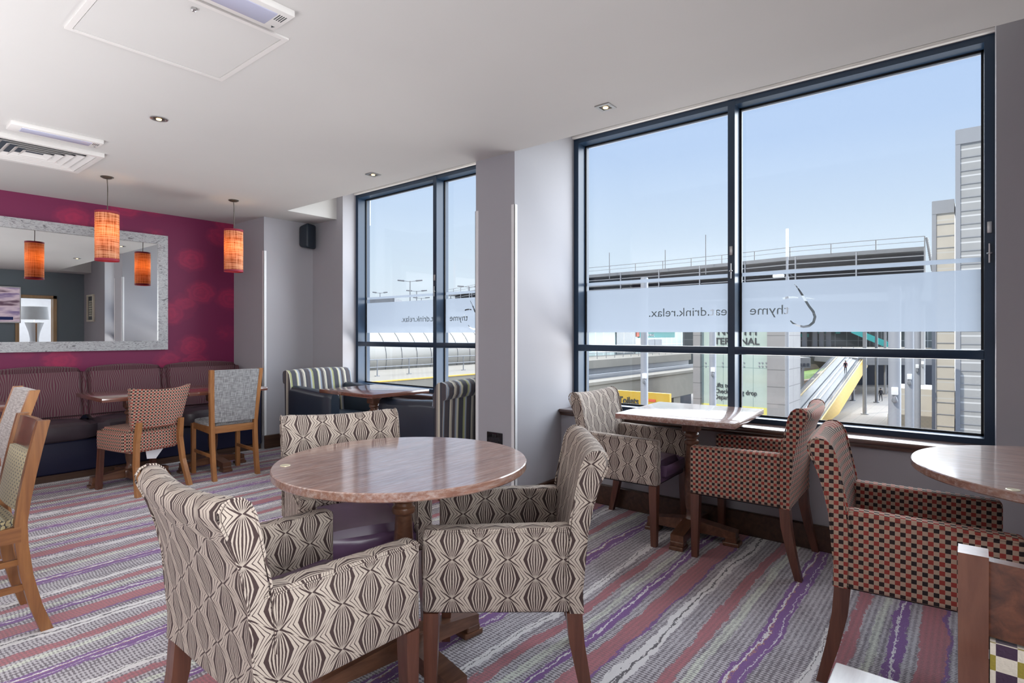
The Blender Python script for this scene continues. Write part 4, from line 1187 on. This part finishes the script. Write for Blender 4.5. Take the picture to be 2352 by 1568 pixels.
# glazed concourse far behind with coloured signs
fc = thing('terminal_concourse', (0, 0, 0), 0, 'dark glazed concourse with teal and orange signs below the frosted film', 'building')
slab('glazing', 1812, 2142, 108, GZ + 6.0, 2.2, 3, MT['darkglass'], fc)
slab('terrace_floor', 1812, 2142, 96, at(0, 801, 96).z - .4, at(0, 799, 96).z, 10, MT['concrete'], fc)
for u0, u1, v0, v1, mt in ((1813, 1821, 764, 775, 'orange'), (1829, 1858, 766, 774, 'teal'), (1876, 1886, 762, 766, 'teal'), (1896, 1904, 762, 766, 'teal'), (1920, 1930, 762, 766, 'teal')):
    z1, z0 = at(0, v0, 107).z, at(0, v1, 107).z; slab('hanging_sign', u0, u1, 107, z0, z1, .3, MT[mt], fc)
for u in (1848, 1887, 1903, 1872):
    p = at(u, 783, 106); m = MB(); m.box((p.x - .35, p.y - .35, at(0, 800, 106).z), (p.x + .35, p.y + .35, 2.0)); m.build('concourse_column', MT['greysteel'], fc, smooth=False)
a = at(1955, 764, 104); b = at(2040, 800, 104)
m = MB(); w = Vector((0, 0, 1.1)); rr = [[a, a + Vector((2, 0, 0)), a + Vector((2, 0, 0)) + w, a + w], [b, b + Vector((2, 0, 0)), b + Vector((2, 0, 0)) + w, b + w]]; m.loft(rr); m.build('teal_stair', MT['teal'], fc, smooth=False)
slab('roof_slab', 1808, 2142, 104, 2.2, 2.8, 8, MT['greysteel'], fc)

# sloping travelator with yellow side
tr = thing('travelator', (0, 0, 0), 0, 'long sloping travelator with glass balustrades and yellow side', 'travelator')
pa, pb = at(1822, 987, 53), at(1961, 812, 90)
pa.z = GZ + .2; pb.z = at(0, 812, 90).z
ax = (pb - pa); n2 = Vector((ax.y, -ax.x, 0)).normalized()
if n2.y > 0: n2 = -n2
def strip(o0, o1, z0, z1, mat, name):
    m = MB(); rr = []
    for p in (pa, pb):
        a = p + n2 * o0; b = p + n2 * o1; rr.append([a + Vector((0, 0, z0)), b + Vector((0, 0, z0)), b + Vector((0, 0, z1)), a + Vector((0, 0, z1))])
    m.loft(rr); return m.build(name, mat, tr, smooth=False)
strip(-1.75, 1.75, -.35, 0, plain('travelator_tread', (0.085, 0.09, 0.10), 0.5), 'walkway_bed')
strip(1.75, 1.88, -2.0, .12, MT['yellow'], 'yellow_side')
strip(-1.88, -1.75, -.9, .12, MT['yellow'], 'yellow_side')
for q in (-1.7, -.05, 1.62): strip(q, q + .08, .95, 1.05, MT['dark'], 'handrail')
for q in (-1.66, -.02, 1.66): strip(q, q + .02, 0, .95, MT['glass'], 'glass_balustrade')
strip(-.35, -.15, .0, .04, MT['palesteel'], 'tread_strip'); strip(.15, .35, .0, .04, MT['palesteel'], 'tread_strip')

# people: small, far away
def person(loc, rz, cloth, label, bag=False, stride=.18):
    o = thing('person', loc, rz, label, 'person')
    V = [(0, 0, .95), (0, .01, 1.18), (0, .03, 1.42), (0, .045, 1.50), (0, .06, 1.60), (0, .065, 1.72),
         (-.09, 0, .90), (-.10, stride * .5, .50), (-.10, stride, .08), (-.10, stride + .14, .03),
         (.09, 0, .90), (.10, -stride * .3, .50), (.10, -stride, .08), (.10, -stride + .14, .03),
         (-.18, .03, 1.40), (-.23, -.02, 1.14), (-.22, .08, .90), (.18, .03, 1.40), (.23, .04, 1.14), (.22, .18, .95)]
    E_ = [(0, 1), (1, 2), (2, 3), (3, 4), (4, 5), (0, 6), (6, 7), (7, 8), (8, 9), (0, 10), (10, 11), (11, 12), (12, 13), (2, 14), (14, 15), (15, 16), (2, 17), (17, 18), (18, 19)]
    rad = [.15, .14, .15, .055, .095, .085, .095, .07, .05, .04, .095, .07, .05, .04, .06, .045, .032, .06, .045, .032]
    me = bpy.data.meshes.new('body'); me.from_pydata(V, E_, []); bo = bpy.data.objects.new('body', me); COL.objects.link(bo)
    md = bo.modifiers.new('skin', 'SKIN'); sv = me.skin_vertices[0].data
    for i, r in enumerate(rad): sv[i].radius = (r, r * .8)
    sv[0].use_root = True
    bo.modifiers.new('sub', 'SUBSURF').levels = 1
    bpy.context.view_layer.update()
    nm = bpy.data.meshes.new_from_object(bo.evaluated_get(bpy.context.evaluated_depsgraph_get())); bo.modifiers.clear(); bo.data = nm
    nm.materials.clear(); nm.materials.append(MT[cloth]); nm.materials.append(MT['skin']); nm.materials.append(MT['darkcloth'])
    for p in nm.polygons:
        p.use_smooth = True; z = p.center.z
        p.material_index = 1 if (z > 1.53 or (abs(p.center.x) > .17 and z < .98)) else (2 if z < .88 else 0)
    bo.parent = o
    m = MB(); m.lathe([(.0, .12), (.05, .11), (.085, .07), (.098, .02), (.09, -.05)], (0, .045, 1.66), 14); m.build('hair', MT['darkcloth'] if not bag else plain('fair_hair', (.45, .38, .28), .8), o)
    if bag:
        m = MB(); m.box((-.14, -.26, 1.05), (.14, -.10, 1.42), .05, 3); m.build('backpack', MT['darkcloth'], o)
    return o
t_ = .62; pp = pa.lerp(pb, t_) + n2 * .9
person((pp.x, pp.y, pp.z), math.atan2(ax.y, ax.x) - PI / 2, 'red', 'person in red with a backpack riding up the travelator', True, .12)
dd = (EYE - GZ) * FPX / (921 - 767); pq = at(2023, 921, dd)
person((pq.x, pq.y, GZ), R(-60), 'darkcloth', 'person in dark clothes walking through the undercroft')

# embankment and retaining walls left of the travelator
em = thing('embankment', (0, 0, 0), 0, 'grass bank held by brown brick walls left of the travelator', 'bank')
slab('brick_wall', 1808, 1895, 74, GZ, at(0, 880, 74).z, 1.0, MT['brick'], em, 84)
def quad3(name, P, mat, th=.4):
    t = bmesh.new(); A = [t.verts.new(p) for p in P]; Bq = [t.verts.new(Vector(p) - Vector((0, 0, th))) for p in P]
    t.faces.new(A); t.faces.new(Bq[::-1])
    for i in range(4): t.faces.new((A[i], Bq[i], Bq[(i + 1) % 4], A[(i + 1) % 4]))
    m = MB(); m.add(t); return m.build(name, mat, em, smooth=False)
quad3('grass_slope', [at(1812, 878, 76), at(1880, 868, 84), at(1918, 840, 96), at(1812, 858, 92)], MT['grass'], 1.2)
slab('upper_wall', 1812, 1918, 97, GZ, at(0, 822, 97).z, 1.0, MT['concrete'], em)
slab('yellow_wall', 1880, 1918, 82, GZ, at(0, 858, 82).z, .6, plain('ochre_brick', (.50, .34, .17), .9), em, 96)
sb = thing('annex_building', (0, 0, 0), 0, 'grey concrete annex with small dark windows above the grass bank', 'building')
slab('wall', 1808, 1862, 70, at(0, 845, 70).z, at(0, 821, 70).z, 4, MT['greysteel'], sb)
for k in range(5): slab('window', 1818 + 9 * k, 1823 + 9 * k, 69.9, at(0, 841, 70).z, at(0, 834, 70).z, .1, MT['dark'], sb)
for u in (1812, 1842): slab('column', u, u + 5, 70, GZ, at(0, 845, 70).z, .5, MT['greysteel'], sb)

# railway viaduct and station platform seen through the left pane
vi = thing('viaduct', (0, 0, 0), 0, 'concrete guideway beams with a rail running to the glass tower', 'viaduct')
def beamX(name, y, x0, x1, z0, z1, w, mat, parent): return B(name, (x0, y, z0), (x1, y + w, z1), mat, parent)
beamX('guideway_beam', 19.6, 18, 60, -4.1, -2.15, 1.0, MT['concrete'], vi); beamX('running_surface', 19.5, 18, 60, -2.15, -1.95, 1.3, MT['concrete'], vi)
beamX('guide_rail', 20.8, 18, 60, -1.80, -1.62, .15, MT['greysteel'], vi)
beamX('guideway_beam', 22.6, 18, 60, -3.4, -2.0, 1.0, MT['greysteel'], vi)
beamX('underpass_wall', 24.5, 18, 62, GZ, -2.2, 1.0, MT['dark'], vi)
for x in (24, 34, 46): B('viaduct_pier', (x, 19.7, GZ), (x + 1.4, 20.9, -4.1), MT['concrete'], vi)
pl = thing('station_platform', (0, 0, 0), 0, 'sunlit concrete station platform with steel railings', 'platform')
B('platform_slab', (6, 21.9, -1.55), (33, 29, -1.0), MT['concrete'], pl)
B('platform_edge', (6, 21.86, -1.04), (33, 22.05, -.985), MT['yellow'], pl)
B('platform_slab', (33, 25.3, -1.7), (64, 33, -1.0), MT['concrete'], pl)
B('platform_fascia', (6, 22.2, -2.4), (33, 28, -1.55), MT['greysteel'], pl); B('platform_fascia', (33, 25.6, -2.6), (64, 32, -1.7), MT['greysteel'], pl)
for z in (-.12, -.52):
    m = MB(); m.tube([(6.5, 24.7, z), (33, 24.7, z)], .028, 8); m.build('handrail', MT['greysteel'], pl)
    m = MB(); m.tube([(33, 26.6, z + .05), (62, 26.6, z + .05)], .03, 8); m.build('handrail', MT['greysteel'], pl)
for k in range(12):
    x = 8 + k * 2.2; m = MB(); m.tube([(x, 24.7, -1.0), (x, 24.7, -.1)], .032, 8); m.box((x - .12, 24.62, -1.0), (x + .12, 24.78, -.97)); m.build('railing_post', MT['greysteel'], pl)
for k in range(18):
    x = 33.5 + k * 1.65; m = MB(); m.tube([(x, 26.6, -1.0), (x, 26.6, -.05)], .03, 8); m.build('railing_post', MT['greysteel'], pl)
# tubular train shed
ts = thing('curved_shed', (0, 31.5, -.35), 0, 'long pale metal shed with a rounded curved side behind the platform', 'building')
rr = []
for x in (4, 34):
    rr.append([Vector((x, -2.3 * math.cos(a) * 1.0, 2.2 * math.sin(a))) for a in [R(-50 + 10 * k) for k in range(15)]])
m = MB(); m.loft(rr, closed=True); m.build('curved_cladding', MT['tube'], ts, angle=40)
for k in range(22):
    x = 5.0 + 1.3 * k; m = MB(); m.tube([(x, -2.31 * math.cos(a), 2.21 * math.sin(a)) for a in [R(-48 + 8 * q) for q in range(17)]], .018, 6); m.build('panel_joint', MT['seam'], ts)
m = MB(); m.tube([(4, -2.31 * math.cos(R(25)), 2.21 * math.sin(R(25))), (34, -2.31 * math.cos(R(25)), 2.21 * math.sin(R(25)))], .025, 6); m.build('eaves_joint', MT['seam'], ts)
# glazed station hall with teal signs
sh = thing('station_hall', (0, 30.4, 0), 0, 'glazed station hall with a teal band of lettering above its doors', 'building')
B('glazing', (40, 0, -1.0), (74, 4, 1.6), MT['paleglass'], sh); B('roof', (39, -.4, 1.6), (75, 4.5, 1.75), MT['greysteel'], sh)
B('dark_bay', (55.5, -.1, -1.0), (60.0, 0, 1.6), MT['darkglass'], sh)
B('teal_band', (60.9, -.15, .82), (71, 0, 1.5), MT['teal'], sh); B('orange_sign', (60.1, -.15, .95), (60.85, 0, 1.5), MT['orange'], sh)
wording(sh, 'TERMINAL', (62.5, -.17, .95), .50, MT['whitetext'], rot=(PI / 2, 0, 0))
B('sliding_door', (63.0, -.12, -1.0), (65.0, -.02, .6), MT['palesteel'], sh); B('sliding_door', (65.1, -.12, -1.0), (67.1, -.02, .6), MT['palesteel'], sh)
# toilets sign
sg = at(1415, 912, 33)
to = thing('toilets_sign', (0, 0, 0), 0, 'yellow wall sign lettered Toilets below the guideway', 'sign')
Xs = 31.0
def ys(u): r = at(u, 767, 1.0); return r.y / r.x * Xs
def z_s(u, v): r = at(u, v, 1.0); return EYE + (r.z - EYE) / r.x * Xs
sbd = B('sign_board', (Xs, ys(1538), z_s(1475, 934)), (Xs + .25, ys(1395), z_s(1475, 900)), MT['yellow'], to)
wording(sbd, 'Toilets', (Xs - .03, ys(1421), z_s(1422, 925)), .60, MT['text'], sx=.80, bold=.008)
B('small_panel', (Xs - .03, ys(1506), z_s(1490, 922)), (Xs, ys(1490), z_s(1490, 916)), MT['orange'], to)
# lamp posts over the far roofs
for u, vt, d, w, lab in ((942, 645, 80, 1.6, 'tallest double headed lamp post above the left film'), (957, 668, 96, 1.6, 'smaller double headed lamp post right of the tallest one'), (968, 684, 120, 1.6, 'smallest double headed lamp post by the film strip'), (1078, 658, 84, 1.6, 'double headed lamp post near the column edge'), (873, 672, 100, 1.2, 'double headed lamp post at the left of the narrow window')):
    p = at(u, vt, d); o = thing('street_lamp', (p.x, p.y, GZ), 0, lab, 'street lamp', 'double headed street lamps')
    h_ = p.z - GZ; m = MB(); m.tube([(0, 0, 0), (0, 0, h_)], [.12, .07], 8); m.build('lamp_pole', MT['greysteel'], o)
    for s in (-1, 1):
        m = MB(); dx, dy = cT * s, -sT * s; m.tube([(0, 0, h_ - .1), (dx * w * .7, dy * w * .7, h_ + .05)], .04, 6)
        m.tube([(dx * w * .5, dy * w * .5, h_ + .03), (dx * w * 1.1, dy * w * 1.1, h_ + .1)], [.12, .10], 8); m.build('lamp_head', MT['greysteel'], o)
rf = thing('warehouse_roof', (0, 0, 0), 0, 'flat grey roof on the horizon at the left of the narrow window', 'building')
slab('roof_wall', 838, 906, 90, GZ, at(0, 684, 90).z, 6, MT['greysteel'], rf)
# low terminal block closing the horizon, darkened so the cut-out letters read
hz = thing('distant_terminal', (0, 0, 0), 0, 'long low dark building closing the horizon', 'building')
slab('wall', 780, 1360, 125, GZ, 5.2, 6, MT['hangar'], hz)
slab('wall', 1330, 2142, 130, GZ, 8.8, 6, MT['hangar'], hz)
